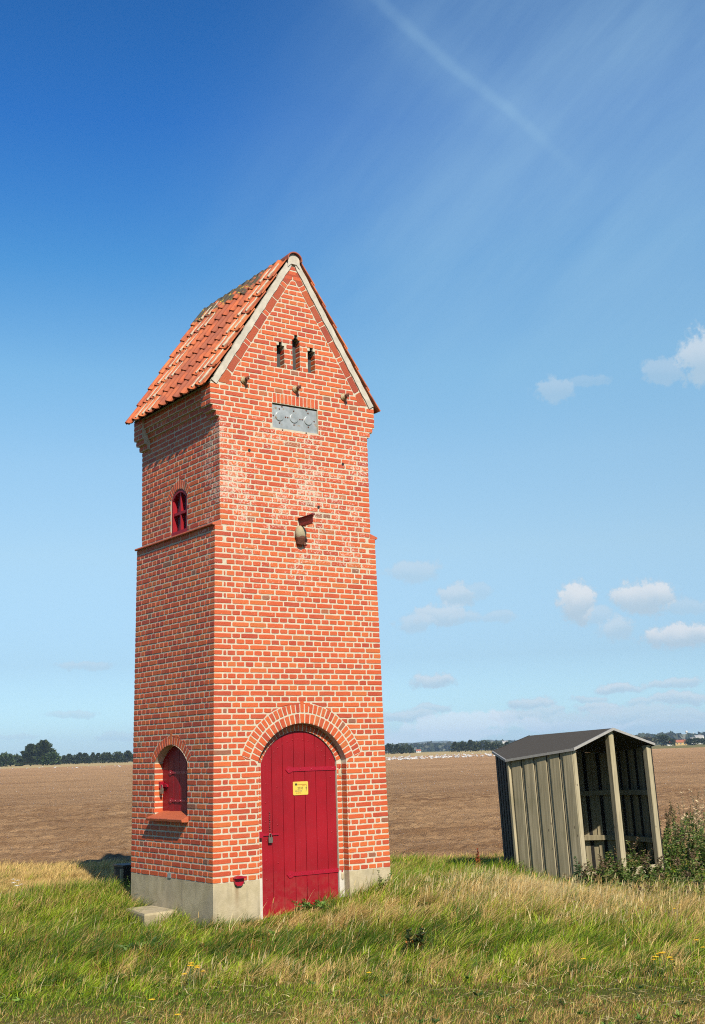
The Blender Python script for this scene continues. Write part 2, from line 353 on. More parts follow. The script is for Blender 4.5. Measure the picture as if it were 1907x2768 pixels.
def tile_b(gg, p, o):
    P = pos(gg); isl = gg.node('ShaderNodeNewGeometry').outputs['Random Per Island']
    c = gg.ramp(isl, [(0, (.52, .10, .030)), (.3, (.68, .155, .040)), (.7, (.76, .185, .050)), (1, (.82, .23, .065))])
    n = gg.noise(P, 7.0, 4, .6).outputs['Fac']; nf = gg.noise(P, 50.0, 5, .65).outputs['Fac']
    c = gg.mix(gg.m('MULTIPLY', gg.ss(n, .40, .66), .75), c, (.27, .07, .04, 1))
    sy = gg.node('ShaderNodeSeparateXYZ'); gg.put(sy.inputs[0], P); cen = gg.m('MULTIPLY', gg.ss(sy.outputs['Y'], .25, .7), gg.m('SUBTRACT', 1.0, gg.ss(sy.outputs['Y'], 1.1, 1.7)))
    c = gg.mix(gg.m('MULTIPLY', gg.m('MULTIPLY', cen, gg.ss(isl, .15, .75)), .75), c, (.30, .075, .04, 1))
    c = gg.mix(gg.m('MULTIPLY', gg.ss(nf, .58, .75), .5), c, (.2, .06, .04, 1))
    # grime, moss and yellow lichen near the ridge
    sx = gg.node('ShaderNodeSeparateXYZ'); gg.put(sx.inputs[0], P)
    up = gg.m('MULTIPLY', gg.ss(sx.outputs['Z'], 7.15, 7.55), gg.ss(sx.outputs['Y'], .05, .6)); k = gg.ss(gg.m('ADD', gg.noise(P, 9.0, 4).outputs['Fac'], gg.m('MULTIPLY', up, .35)), .66, .8)
    c = gg.mix(gg.m('MULTIPLY', k, gg.ss(up, 0, .2)), c, (.07, .055, .03, 1))
    l = gg.m('MULTIPLY', gg.ss(gg.noise(P, 17.0, 3).outputs['Fac'], .6, .66), gg.ss(up, .1, .6))
    c = gg.mix(l, c, (.55, .38, .02, 1))
    gg.put(p.inputs['Base Color'], c); p.inputs['Roughness'].default_value = .7
    bump(gg, p, nf, .002)
M_TILE = mat('clay_tile', tile_b)
def ridge_b(gg, p, o):
    P = pos(gg); n = gg.noise(P, 9.0, 5, .6).outputs['Fac']; sx = gg.node('ShaderNodeSeparateXYZ'); gg.put(sx.inputs[0], P)
    back = gg.ss(sx.outputs['Y'], .0, .25)
    c = gg.mix(gg.ss(n, .3, .7), (.40, .09, .05, 1), (.30, .07, .045, 1)); c = gg.mix(gg.m('MULTIPLY', back, gg.ss(n, .15, .45)), c, (.045, .04, .022, 1))
    l = gg.m('MULTIPLY', gg.ss(gg.noise(P, 15.0, 4).outputs['Fac'], .55, .6), gg.m('ADD', .1, gg.m('MULTIPLY', back, .9)))
    c = gg.mix(l, c, (.58, .40, .02, 1)); gg.put(p.inputs['Base Color'], c); p.inputs['Roughness'].default_value = .8; bump(gg, p, n, .01)
M_RIDGE = mat('ridge_tile_clay', ridge_b)
def wood_b(gg, p, o):
    P = pos(gg); isl = gg.node('ShaderNodeNewGeometry').outputs['Random Per Island']
    mp = gg.node('ShaderNodeMapping'); gg.put(mp.inputs['Vector'], P); mp.inputs['Scale'].default_value = (30, 30, 1.6)
    off = gg.vm('ADD', mp.outputs[0], gg.vm('SCALE', (1.0, 1.0, 1.0), sc=gg.m('MULTIPLY', isl, 40.0)))
    gr = gg.noise(off, 1.0, 5, .6).outputs['Fac']; n = gg.noise(P, 2.2, 4, .6).outputs['Fac']
    c = gg.mix(gg.ss(gr, .3, .72), (.34, .29, .18, 1), (.64, .55, .36, 1))
    c = gg.mix(gg.m('MULTIPLY', isl, .45), c, (.38, .33, .20, 1))
    c = gg.mix(gg.m('MULTIPLY', gg.ss(n, .5, .75), .4), c, (.27, .25, .13, 1))
    v = gg.node('ShaderNodeTexVoronoi'); mp2 = gg.node('ShaderNodeMapping'); gg.put(mp2.inputs['Vector'], P); mp2.inputs['Scale'].default_value = (6, 6, 3.2)
    gg.put(v.inputs['Vector'], mp2.outputs[0]); v.inputs['Scale'].default_value = 1.3
    c = gg.mix(gg.m('MULTIPLY', gg.m('LESS_THAN', v.outputs['Distance'], .085), .7), c, (.07, .045, .025, 1))
    gg.put(p.inputs['Base Color'], c); p.inputs['Roughness'].default_value = .85; bump(gg, p, gr, .003)
M_WOOD = mat('weathered_boards', wood_b)
M_DARKSHADE = simple('dark_and_shaded', (.035, .03, .025), .8, .25, 40, .002)  # shed rear wall's shade put into the colour; also the dark cabinet body
M_FELT = simple('roofing_felt', (.068, .058, .044), .9, .25, 60, .003)
M_TRIM = simple('roof_edge_trim', (.40, .39, .37), .5, .12, 30, .001)
def colattr(name, rough=.7, trans=.25, spec=.3):
    m = bpy.data.materials.new(name); m.use_nodes = True; t = m.node_tree; t.nodes.clear(); gg = NG(t); gg.alb = .76
    a = gg.node('ShaderNodeAttribute', attribute_name='Col'); p = gg.node('ShaderNodeBsdfPrincipled'); o = gg.node('ShaderNodeOutputMaterial')
    gg.put(p.inputs['Base Color'], a.outputs['Color']); p.inputs['Roughness'].default_value = rough; p.inputs['Specular IOR Level'].default_value = spec
    if trans > 0:
        tr = gg.node('ShaderNodeBsdfTranslucent'); gg.put(tr.inputs['Color'], a.outputs['Color']); mx = gg.node('ShaderNodeMixShader'); mx.inputs[0].default_value = trans
        t.links.new(p.outputs[0], mx.inputs[1]); t.links.new(tr.outputs[0], mx.inputs[2]); t.links.new(mx.outputs[0], o.inputs['Surface'])
    else: t.links.new(p.outputs[0], o.inputs['Surface'])
    return m
M_BLADE = colattr('grass_blade', .55, .30)
M_LEAF = colattr('leaf', .5, .2)
M_COLR = colattr('painted', .7, 0)

# smooth noise on arrays, for terrain and planting
_tab = RNG.random((256, 256))
def vnoise(x, y, sc, seed=0):
    x = np.asarray(x, float) * sc + seed * 17.3 + 100; y = np.asarray(y, float) * sc + seed * 9.1 + 100
    xi = np.floor(x).astype(int); yi = np.floor(y).astype(int); fx = x - xi; fy = y - yi; fx = fx * fx * (3 - 2 * fx); fy = fy * fy * (3 - 2 * fy)
    a = _tab[xi & 255, yi & 255]; b = _tab[(xi + 1) & 255, yi & 255]; c = _tab[xi & 255, (yi + 1) & 255]; d = _tab[(xi + 1) & 255, (yi + 1) & 255]
    return (a * (1 - fx) + b * fx) * (1 - fy) + (c * (1 - fx) + d * fx) * fy
def sst(x, a, b):
    k = np.clip((np.asarray(x, float) - a) / (b - a), 0, 1); return k * k * (3 - 2 * k)

# ------------------------------------------------------------------ tower
HC = 0.2 / 3                      # one brick course
W, DP = 2.388, 2.114              # width of the front, depth
BX = 0.0164                       # batter of the sides
ZL = 61 * HC; ZU = 62 * HC; U0 = BX * (ZL - 2) + .07
XC = W / 2
def xl(z): return BX * (min(z, ZL) - 2)
GZ0 = 87 * HC
SLOPE = 1.57; OX0, OZ0 = .005, 5.825
APEX_Z = OZ0 + SLOPE * (XC - OX0)
def out_line(z): return OX0 + (z - OZ0) / SLOPE
def in_line(z):  return out_line(z) + .196
def corb(z):
    k = z / HC + 1e-6
    if k < 81: return 0
    if k < 82: return .042
    if k < 83: return .088
    return .12
def left_core(z):
    if z < ZL - 1e-6: return xl(z)
    if z < 81 * HC - 1e-6: return U0
    if z < GZ0 - 1e-6: return U0 - corb(z)
    return out_line(z) + .03
tower = empty('transformer_tower', (0, 0, 0), label='tall narrow red brick tower with steep tiled gable roof and red arched door', cat='tower')

class Arch:
    def __init__(s, c, zc, r0, r1, hw, z0, rings):
        s.c, s.zc, s.r0, s.r1, s.hw, s.z0, s.rings = c, zc, r0, r1, hw, z0, rings
        s.a = math.acos(hw / r0); s.zs = zc + r0 * math.sin(s.a); s.zo = zc + r1 * math.sin(s.a); s.xo = r1 * math.cos(s.a)
    def span(s, z, r=None, bricks=False):
        """half width of the opening (or of what brick rows must leave free) at height z"""
        if z < s.z0 - 1e-6: return None
        if z < s.zs: return s.hw
        if not bricks:
            d = s.r0 ** 2 - (z - s.zc) ** 2; return math.sqrt(d) if d > 0 else None
        if z < s.zo: return s.hw + (s.xo - s.hw) * (z - s.zs) / (s.zo - s.zs)
        d = s.r1 ** 2 - (z - s.zc) ** 2; return math.sqrt(d) if d > 0 else None
DOOR = Arch(1.191, 1.093, .657, .895, .620, -9, 2)
SHUT = Arch(1.060, .990, .552, .668, .430, .70, 1)
WIN = Arch(1.056, 4.432, .268, .385, .220, 4.125, 1)
class Rect:
    def __init__(s, c, hw, z0, z1): s.c, s.hw, s.z0, s.z1 = c, hw, z0, z1
    def span(s, z, bricks=False): return s.hw if s.z0 - 1e-6 <= z < s.z1 - 1e-6 else None
SLITS = [Rect(.985, .057, 6.14, 6.435), Rect(.985, .024, 6.435, 6.497), Rect(1.218, .057, 6.14, 6.565), Rect(1.218, .024, 6.565, 6.628), Rect(1.447, .057, 6.14, 6.435), Rect(1.447, .024, 6.435, 6.495)]
PLATE = Rect(1.184, .336, 5.352, 5.67)
SOLD = Rect(1.198, .345, 5.67, 5.80)

def fF(a, b, d): return (a, -d, b)                        # front: a = x, b = z, d = outwards
def fL(a, b, d): return ((xl(b) if b < ZL + 1e-6 else U0) - d, a, b)
def fR(a, b, d): return (W - (xl(b) if b < ZL + 1e-6 else U0) + d, a, b)
def fB(a, b, d): return (a, DP + d, b)
T = .0045
def brick(mb, q, fn, t=T, mi=1, d0=-.004, jit=.0018, ch=.007):
    """one brick face: q = four (a,b) corners, anticlockwise; a raised slab with worn edges"""
    q = [np.array(p, float) for p in q]; n = 4; out = []
    for i in range(n):
        p, nx, pv = q[i], q[(i + 1) % n], q[i - 1]
        e1 = nx - p; e0 = pv - p; l1 = np.linalg.norm(e1) + 1e-9; l0 = np.linalg.norm(e0) + 1e-9
        c = min(ch * random.uniform(.5, 1.5), .3 * l1, .3 * l0)
        out.append(p + e0 / l0 * c); out.append(p + e1 / l1 * c)
        k = 2 if l1 > .15 else 1
        for j in range(k): out.append(p + e1 * ((j + 1) / (k + 1)))
    cen = sum(q) / 4; ring = []
    for p in out: ring.append(p + np.array([random.uniform(-jit, jit), random.uniform(-jit, jit)]))
    tt = t + random.uniform(-.0012, .0012)
    inn = []
    for p in ring:
        v = cen - p; l = np.linalg.norm(v); inn.append(p + np.array([math.copysign(min(.0035, abs(v[0]) * .3), v[0]), math.copysign(min(.0035, abs(v[1]) * .3), v[1])]))
    m = len(ring)
    V = [fn(p[0], p[1], d0) for p in ring] + [fn(p[0], p[1], tt - .0018) for p in ring] + [fn(p[0], p[1], tt) for p in inn]
    F = [(i, (i + 1) % m, m + (i + 1) % m, m + i) for i in range(m)] + [(m + i, m + (i + 1) % m, 2 * m + (i + 1) % m, 2 * m + i) for i in range(m)] + [tuple(range(2 * m, 3 * m))]
    mb.add(V, F, mi)
def pattern(k, width, upper, flip=False):
    """brick lengths (joint included) of course k for a wall of this width"""
    S, H = .24, .12
    if not upper:
        if k % 2 == 0:
            n = 17; c = (width + .012 - 2 * H - n * H) / 2
            return [H, max(c, .001)] + [H] * n + [max(c, .001), H]
        row = [S] * 10 if k % 4 == 3 else [S, H] + [S] * 7 + [H, S]
    else:
        if k % 2 == 0: row = [H] * 18
        else: row = [.18] + [S] * 7 + [H, .18] if k % 4 == 1 else [.18, H] + [S] * 7 + [.18]
    f = (width + .012) / sum(row); return [x * f for x in row]
def pat_side(k, width, upper):
    S, H = .24, .12
    if k % 2 == 1: row = [H] * 18
    else: row = [.18] + [S] * 7 + [H, .18] if k % 4 == 0 else [.18, H] + [S] * 7 + [.18]
    f = (width + .012) / sum(row); return [x * f for x in row]
def course(mb, k, la, lb, ra, rb, holes, fn, row, zlo=None, zhi=None, mi=1, ext=0.0):
    """lay one course between left edge la/lb and right edge ra/rb (bottom/top of the bricks), leaving holes free"""
    z1 = k * HC + .0094 if zlo is None else zlo; z2 = (k + 1) * HC - .0086 if zhi is None else zhi
    segs = []
    ba = []; bb = []
    for h in holes:
        a = h.span(z1 + 1e-4, bricks=True); b = h.span(z2 - 1e-4, bricks=True)
        if a is None and b is None: continue
        g0 = .006
        if a is None: a = b
        if b is None: b = 0.0 if isinstance(h, Arch) else a
        ba.append((h.c - a - g0, h.c + a + g0)); bb.append((h.c - b - g0, h.c + b + g0))
    order = sorted(range(len(ba)), key=lambda i: ba[i][0])
    cur = (la, lb)
    for i in order:
        segs.append((cur, (ba[i][0], bb[i][0]))); cur = (ba[i][1], bb[i][1])
    segs.append((cur, (ra, rb)))
    u = la if row[0] > 0 else la
    x0 = min(la, lb); edges = [x0]
    for r in row: edges.append(edges[-1] + r)
    dz = random.uniform(-.0012, .0012)
    for (s0, s1), (e0, e1) in segs:
        prev = None
        for i in range(len(row)):
            a0, a1 = edges[i] + .002, edges[i + 1] - .0155 + random.uniform(-.003, .003)
            A, B = max(a0, s0), min(a1, e0); A2, B2 = max(a0, s1), min(a1, e1)
            if B - A < .018 and B2 - A2 < .018: continue
            A2 = min(A2, B2); A = min(A, B)
            if B - A < .012: A = B = (A + B) / 2
            if B2 - A2 < .004: A2 = B2 = (max(A2, s1) if a0 < s1 else B2)
            brick(mb, [(A, z1 + dz), (B, z1 + dz), (B2, z2 + dz), (A2, z2 + dz)], fn, mi=mi)
def ring_bricks(mb, arch, r0, r1, n, fn, depth, key=None):
    tot = math.pi - 2 * arch.a
    for i in range(n):
        a0 = arch.a + tot * i / n; a1 = arch.a + tot * (i + 1) / n; g0 = .0078
        rr1 = r1
        if key and i == n // 2: rr1 = key
        j = random.uniform(-.001, .001)
        def P(a, r, sgn): 
            off = g0 * sgn / r
            return (arch.c + r * math.cos(a + off), arch.zc + r * math.sin(a + off))
        q = [P(a1, r0 + .003, -1), P(a0, r0 + .003, 1), P(a0, rr1 - .006 + j, 1), P(a1, rr1 - .006 + j, -1)]
        q = q[::-1]
        brick(mb, q, fn, ch=.005)
        # the brick runs back into the reveal, 2 mm proud of its joints
        if depth:
            q2 = [P(a1, r0 - .0025, -1), P(a0, r0 - .0025, 1), P(a0, r0 + .02, 1), P(a1, r0 + .02, -1)]
            mb.prism(q2, fn, .0005, -depth, 1)
def arc_pts(arch, r, n=28, a=None):
    a = arch.a if a is None else a
    return [(arch.c + r * math.cos(math.pi - a - (math.pi - 2 * a) * i / n), arch.zc + r * math.sin(math.pi - a - (math.pi - 2 * a) * i / n)) for i in range(n + 1)]

def core_face(mb, fn, left, right, holes, z0, z1, mi=0, brk=()):
    """the mortar face of a wall, cut out round its openings"""
    zs = set([z0, z1]) | set(b for b in brk if z0 < b < z1)
    k = math.ceil(z0 / HC)
    while k * HC < z1: zs.add(round(k * HC, 6)); k += 1
    for h in holes:
        if isinstance(h, Arch):
            top = h.zc + h.r0; zs.add(h.zs); zs.add(top); zs.add(max(h.z0, z0))
            for i in range(1, 24): zs.add(h.zs + (top - h.zs) * math.sin(math.pi / 2 * i / 24))
        else: zs.add(h.z0); zs.add(h.z1)
    zs = sorted(z for z in zs if z0 <= z <= z1)
    for a, b in zip(zs[:-1], zs[1:]):
        if b - a < 1e-6: continue
        m_ = (a + b) / 2; e = min(1e-5, (b - a) / 4)
        sp = []
        for h in holes:
            if h.span(m_) is None: continue
            h1 = h.span(a + e) ; h2 = h.span(b - e)
            h1 = h.span(m_) if h1 is None else h1; h2 = 0 if h2 is None else h2
            sp.append((h.c - h1, h.c + h1, h.c - h2, h.c + h2))
        sp.sort(); l0, l1 = left(a + e), left(b - e); r0, r1 = right(a + e), right(b - e)
        cur = (l0, l1)
        for p in sp + [(r0, None, r1, None)]:
            mb.add([fn(cur[0], a, 0), fn(p[0], a, 0), fn(p[2], b, 0), fn(cur[1], b, 0)], [(0, 1, 2, 3)], mi)
            if p[1] is not None: cur = (p[1], p[3])
ZB = -.9
wall = MB()
fh = [DOOR, PLATE] + SLITS
# front face
core_face(wall, fF, left_core, lambda z: W - left_core(z), fh, 0.0, APEX_Z - .09, brk=(ZL, ZU, 81 * HC, 82 * HC, 83 * HC, GZ0, 5.825))
# sides and back (mortar body)
core_face(wall, fL, lambda z: 0.001, lambda z: DP - .001, [SHUT], 0.0, ZL)
core_face(wall, fL, lambda z: 0.001, lambda z: DP - .001, [WIN], ZU - .02, GZ0 + .06)
core_face(wall, fR, lambda z: 0, lambda z: DP, [], 0.0, ZL); core_face(wall, fR, lambda z: 0, lambda z: DP, [], ZU - .02, GZ0 + .06)
core_face(wall, fB, left_core, lambda z: W - left_core(z), [], 0.0, APEX_Z - .09, brk=(ZL, ZU, 81 * HC, 82 * HC, 83 * HC, GZ0, 5.825))
for s in (0, 1):                      # the set-off above the string course
    a, b = (xl(ZL), U0) if s == 0 else (W - U0, W - xl(ZL)); wall.add([(a, 0, ZL), (b, 0, ZL), (b, DP, ZL), (a, DP, ZL)], [(0, 1, 2, 3)], 0)
# corbels under the gable ends (front and back corners) and the eaves cornice between them
KN = .235
for side in (0, 1):
    def bx(x0, x1, y0, y1, z0, z1, mi=0):
        if side: x0, x1 = W - x1, W - x0
        wall.box(x0, x1, y0, y1, z0, z1, mi)
    for ya, yb in ((.0005, KN), (DP - KN, DP - .0005)):
        for k, o_ in ((81, .042), (82, .088)): bx(U0 - o_ + .001, U0 + .02, ya, yb, k * HC, (k + 1) * HC)
        bx(U0 - .12 + .001, U0 + .02, ya, yb, 83 * HC, GZ0 + .02)
    for k, o_ in ((83, .03), (84, .06), (85, .085), (86, .085)): bx(U0 - o_, U0 + .02, KN, DP - KN, k * HC, (k + 1) * HC + (.02 if k == 86 else 0))
# front bricks
for k in range(0, 87):
    z1, z2 = k * HC + .0094, (k + 1) * HC - .0086; zm = (z1 + z2) / 2
    if k < 61: la, lb = xl(z1), xl(z2)
    elif k == 61: la = lb = U0 + .015
    else: la = lb = U0 - corb(zm)
    la -= .004 if k != 61 else 0; lb -= .004 if k != 61 else 0
    ra, rb = W - la, W - lb
    row = pattern(k, ra - la, k >= 61)
    course(wall, k, la, lb, ra, rb, fh + [SOLD], fF, row)
for k in range(87, 115):
    z1, z2 = k * HC + .0094, (k + 1) * HC - .0086
    if z2 > APEX_Z - .15: break
    if z2 < 7.33: la, lb = in_line(z1) + .006, in_line(z2) + .006
    else: la, lb = out_line(z1) + .084, out_line(z2) + .084
    ra, rb = W - la, W - lb
    row = [.12] * 24 if k % 2 else [.24] * 12
    shift = 0 if k % 4 else .12
    base = XC - 12 * .12 + (.06 if k % 2 else 0) + shift * (0 if k % 2 else 1)
    # rows keep the bond of the wall below; ends are cut to the slope
    def lay(k=k, la=la, lb=lb, ra=ra, rb=rb, row=row, base=base):
        z1, z2 = k * HC + .0094, (k + 1) * HC - .0086
        holes = [h for h in SLITS if h.span((z1 + z2) / 2) is not None]
        segs = []; cur = (la, lb)
        for h in sorted(holes, key=lambda h: h.c): segs.append((cur, (h.c - h.hw - .001,) * 2)); cur = (h.c + h.hw + .001,) * 2
        segs.append((cur, (ra, rb)))
        for (s0, s1), (e0, e1) in segs:
            u = base
            for r in row:
                a0, a1 = u, u + r - .012 + random.uniform(-.002, .002); u += r
                A, B, A2, B2 = max(a0, s0), min(a1, e0), max(a0, s1), min(a1, e1)
                if B - A < .02: continue
                if B2 < A2: A2 = B2 = (min(max(A2, s1), B) if a0 < s1 and s1 > s0 else max(min(B2, e1), A))
                brick(wall, [(A, z1), (B, z1), (B2, z2), (A2, z2)], fF)
    lay()
# left, right and back bricks
for k in range(0, 87):
    if k == 61: continue
    upper = k >= 62
    if k < 81:
        row = pat_side(k, DP, upper)
        course(wall, k, .0008, .0008, DP - .0008, DP - .0008, [SHUT, WIN], fL, row)
        course(wall, k, .0008, .0008, DP - .0008, DP - .0008, [], fR, row)
    else:
        for a, b in ((.001, KN), (DP - KN, DP - .001)):
            o_ = corb((k + .5) * HC)
            for fn0, sg in ((fL, 1), (fR, 1)):
                fn = (lambda a_, b_, d_, fn0=fn0, o_=o_: fn0(a_, b_, d_ + o_))
                course(wall, k, a, a, b, b, [], fn, [.12, .12 + .02] if k % 2 else [.26])
        if k >= 81:
            o_ = {81: 0, 82: 0, 83: .03, 84: .06, 85: .085, 86: .085}[k]
            for fn0 in (fL, fR):
                fn = (lambda a_, b_, d_, fn0=fn0, o_=o_: fn0(a_, b_, d_ + o_))
                n = 14 if k % 2 == 0 else 7; w_ = (DP - 2 * KN + .012) / n
                course(wall, k, KN + .006, KN + .006, DP - KN, DP - KN, [], fn, [w_] * n)
    zc_ = (k + .5) * HC; la = left_core(zc_) - .004
    course(wall, k, la, la, W - la, W - la, [], fB, pattern(k, W - 2 * la, upper))
# voussoirs, keystones, soldier course, jamb bricks
ring_bricks(wall, DOOR, .660, .772, 25, fF, .108); ring_bricks(wall, DOOR, .781, .893, 33, fF, 0, key=.962)
ring_bricks(wall, SHUT, .555, .666, 17, fL, .115, key=.735); ring_bricks(wall, WIN, .271, .383, 12, fL, .02, key=.452)
def ring_flat(mb, arch, r0, r1, n, fn, t):
    tot = math.pi - 2 * arch.a
    for i in range(n):
        a0 = arch.a + tot * i / n; a1 = arch.a + tot * (i + 1) / n
        P = lambda a, r, s_: (arch.c + r * math.cos(a + .006 * s_ / r), arch.zc + r * math.sin(a + .006 * s_ / r))
        brick(mb, [P(a0, r0, 1), P(a0, r1, 1), P(a1, r1, -1), P(a1, r0, -1)], fn, ch=.004)
for i in range(12):
    a = PLATE.c + .014 - .34 + i * .0567; brick(wall, [(a, 5.676), (a + .046, 5.676), (a + .046, 5.794), (a, 5.794)], fF, ch=.005)
# big cut bricks along the rakes
def rake():
    ux, uz = 1 / math.hypot(1, SLOPE), SLOPE / math.hypot(1, SLOPE)
    for mir in (0, 1):
        fn = fF if not mir else (lambda a, b, d: fF(W - a, b, d))
        L = [.225, .225, .062, .225, .225, .062, .225, .225, .062, .225]
        P0 = np.array([OX0, OZ0]); inw = np.array([uz, -ux])
        def q(s, w): return tuple(P0 + np.array([ux, uz]) * s + inw * w)
        def inner(s):      # distance of the inner line from the outer line along inw
            lo, hi = .05, .35
            for _ in range(30):
                m_ = (lo + hi) / 2; p = q(s, m_)
                if p[0] < in_line(p[1]): lo = m_
                else: hi = m_
            return lo
        s = .05
        tri = [q(.04, .072), q(.25, .072), q(.25, inner(.25) - .004), (in_line(5.822) + .03, 5.818)]
        brick(wall, tri[::-1] if not mir else tri, fn, mi=2, ch=.012, jit=.003)
        s = .272
        for l in L:
            e = s + l - .012
            if q(e, .15)[1] > 7.345: e = s + l * .8
            t_ = [q(s, .072), q(e, .072), q(e, inner(e) - .005), q(s, inner(s) - .005)]
            brick(wall, t_[::-1] if not mir else t_, fn, mi=2 if l > .1 else 1, ch=.008, jit=.003)
            s += l
            if q(s, .1)[1] > 7.30: break
rake()
# reveals: door recess 0.11 deep, then a half-brick return in which the door hangs
RD = .11; DI = Arch(1.205, 1.093, .570, .66, .535, -9, 1)
def jamb_path(arch, z0, r=None, hw=None):
    return [(arch.c - arch.hw, z0)] + arc_pts(arch, arch.r0) + [(arch.c + arch.hw, z0)]
def sweep(mb, path, fn, d0, d1, mi=0):
    for a, b in zip(path[:-1], path[1:]): mb.add([fn(a[0], a[1], d0), fn(b[0], b[1], d0), fn(b[0], b[1], d1), fn(a[0], a[1], d1)], [(0, 1, 2, 3)], mi)
sweep(wall, jamb_path(DOOR, 0.0), fF, 0, -RD - .02, 0)
sweep(wall, jamb_path(DI, 0.0), fF, -RD, -RD - .12, 0)
po, pi_ = jamb_path(DOOR, 0.0), jamb_path(DI, 0.0)
for i in range(len(po) - 1):
    wall.add([fF(*po[i], -RD), fF(*po[i + 1], -RD), fF(*pi_[i + 1], -RD), fF(*pi_[i], -RD)], [(0, 1, 2, 3)], 0)
fRet = lambda a, b, d: (a, RD - d, b)
for k in range(0, 19):
    z1, z2 = k * HC + .0094, (k + 1) * HC - .0086
    if z2 > DI.zs + .03: break
    brick(wall, [(DOOR.c + DOOR.hw - .004, z1), (DOOR.c + DOOR.hw - .004, z2), (DI.c + DI.hw + .003, z2), (DI.c + DI.hw + .003, z1)][::-1], fRet)
    brick(wall, [(DOOR.c - DOOR.hw + .004, z1), (DOOR.c - DOOR.hw + .004, z2), (DI.c - DI.hw - .003, z2), (DI.c - DI.hw - .003, z1)], fRet)
    for x, sg in ((DOOR.c - DOOR.hw, 1), (DOOR.c + DOOR.hw, -1)):
        fj = lambda a, b, d, x=x, sg=sg: (x + sg * d, a, b)
        brick(wall, [(.0, z1), (RD - .008, z1), (RD - .008, z2), (.0, z2)], fj, t=.003)
ring_flat(wall, DI, DI.r0 + .003, .650, 26, fRet, .004)
# shutter recess: jambs, soffit, back plate
SD = .125; ps = jamb_path(SHUT, .70)
def fLs(a, b, d): return (xl(1.1) - d, a, b)
sweep(wall, ps, fLs, 0, -SD - .03, 0)
for k in range(11, 20):
    z1, z2 = k * HC + .0094, (k + 1) * HC - .0086
    for y, sg in ((SHUT.c - SHUT.hw, 1), (SHUT.c + SHUT.hw, -1)):
        fj = lambda a, b, d, y=y, sg=sg: (a, y + sg * d, b)
        x0 = xl(z1); brick(wall, [(x0 - .002, z1), (x0 + SD - .01, z1), (x0 + SD - .01, z2), (x0 - .002, z2)], fj, t=.003)
pw = jamb_path(WIN, 4.125)
sweep(wall, pw, lambda a, b, d: (U0 - d, a, b), 0, -.13, 0)
# slits, plate recess
for h in SLITS + [PLATE]:
    dpt = .20 if h is not PLATE else .05; x0, x1 = h.c - h.hw, h.c + h.hw
    wall.add([(x0, 0, h.z0), (x1, 0, h.z0), (x1, dpt, h.z0), (x0, dpt, h.z0)], [(0, 1, 2, 3)], 0)
    wall.add([(x0, 0, h.z1), (x1, 0, h.z1), (x1, dpt, h.z1), (x0, dpt, h.z1)], [(0, 1, 2, 3)], 0)
    for x in (x0, x1): wall.add([(x, 0, h.z0), (x, dpt, h.z0), (x, dpt, h.z1), (x, 0, h.z1)], [(0, 1, 2, 3)], 0)
for h in SLITS:
    if h.hw > .03:
        for k in range(92, 99):
            z1, z2 = k * HC + .0094, (k + 1) * HC - .0086
            if z1 < h.z0 - .01 or z2 > h.z1 + .02: continue
            for x, sg in ((h.c - h.hw, 1), (h.c + h.hw, -1)):
                fj = lambda a, b, d, x=x, sg=sg: (x + sg * d, a, b)
                brick(wall, [(.0, z1), (.105, z1), (.105, z2), (.0, z2)], fj, t=.003)
# mortar patches and dark discs standing in for putlog holes
wl = wall.build('wall', [M_MORTAR, M_BRICK, M_BRICK2], tower, recalc=False)
M_SLATE = simple('dark_slate', (.05, .05, .052), .7, .3, 30, .002)
for h in SLITS:
    if h.hw > .03: v = MB(); v.box(h.c - h.hw, h.c + h.hw, .10, .12, h.z0, h.z1 + .06); v.build('vent_slit', M_SLATE, tower)
for x, z in ((.508, 5.02), (1.884, 5.0), (1.496, 4.407)):
    v = MB(); v.lathe([(.018, 0), (.018, .004)], (x, -.0068, z), (0, -1, 0), 10); v.build('dark_hole_disc', M_VOID, tower)  # near-black disc on the wall face, painted as the shade inside a hole
# plinth
pl = MB(); XP = xl(0)
core_face(pl, fF, lambda z: XP, lambda z: W - XP, [Rect(DOOR.c, DOOR.hw, ZB - 1, 1)], ZB, -.0005)
pl.add([(XP, 0, ZB), (XP, DP, ZB), (XP, DP, 0), (XP, 0, 0)], [(0, 1, 2, 3)]); pl.add([(W - XP, 0, ZB), (W - XP, DP, ZB), (W - XP, DP, 0), (W - XP, 0, 0)], [(0, 1, 2, 3)])
pl.add([(XP, DP, ZB), (W - XP, DP, ZB), (W - XP, DP, 0), (XP, DP, 0)], [(0, 1, 2, 3)])
for x in (DOOR.c - DOOR.hw, DOOR.c + DOOR.hw): pl.add([(x, 0, ZB), (x, RD, ZB), (x, RD, -.0005), (x, 0, -.0005)], [(0, 1, 2, 3)])
plinth = pl.build('plinth', M_CONC, tower)
for a, b in ((DOOR.c - DOOR.hw, DI.c - DI.hw), (DI.c + DI.hw, DOOR.c + DOOR.hw)):
    v = MB(); v.box(a, b, RD, RD + .1, ZB, -.001); v.build('limewashed_strip', M_WASH, tower)
v = MB(); v.box(.0, .006, 1.01, 1.085, .006, .062); vo = v.build('air_brick', M_ZINC, tower); vo.location.x = xl(0) - .0095
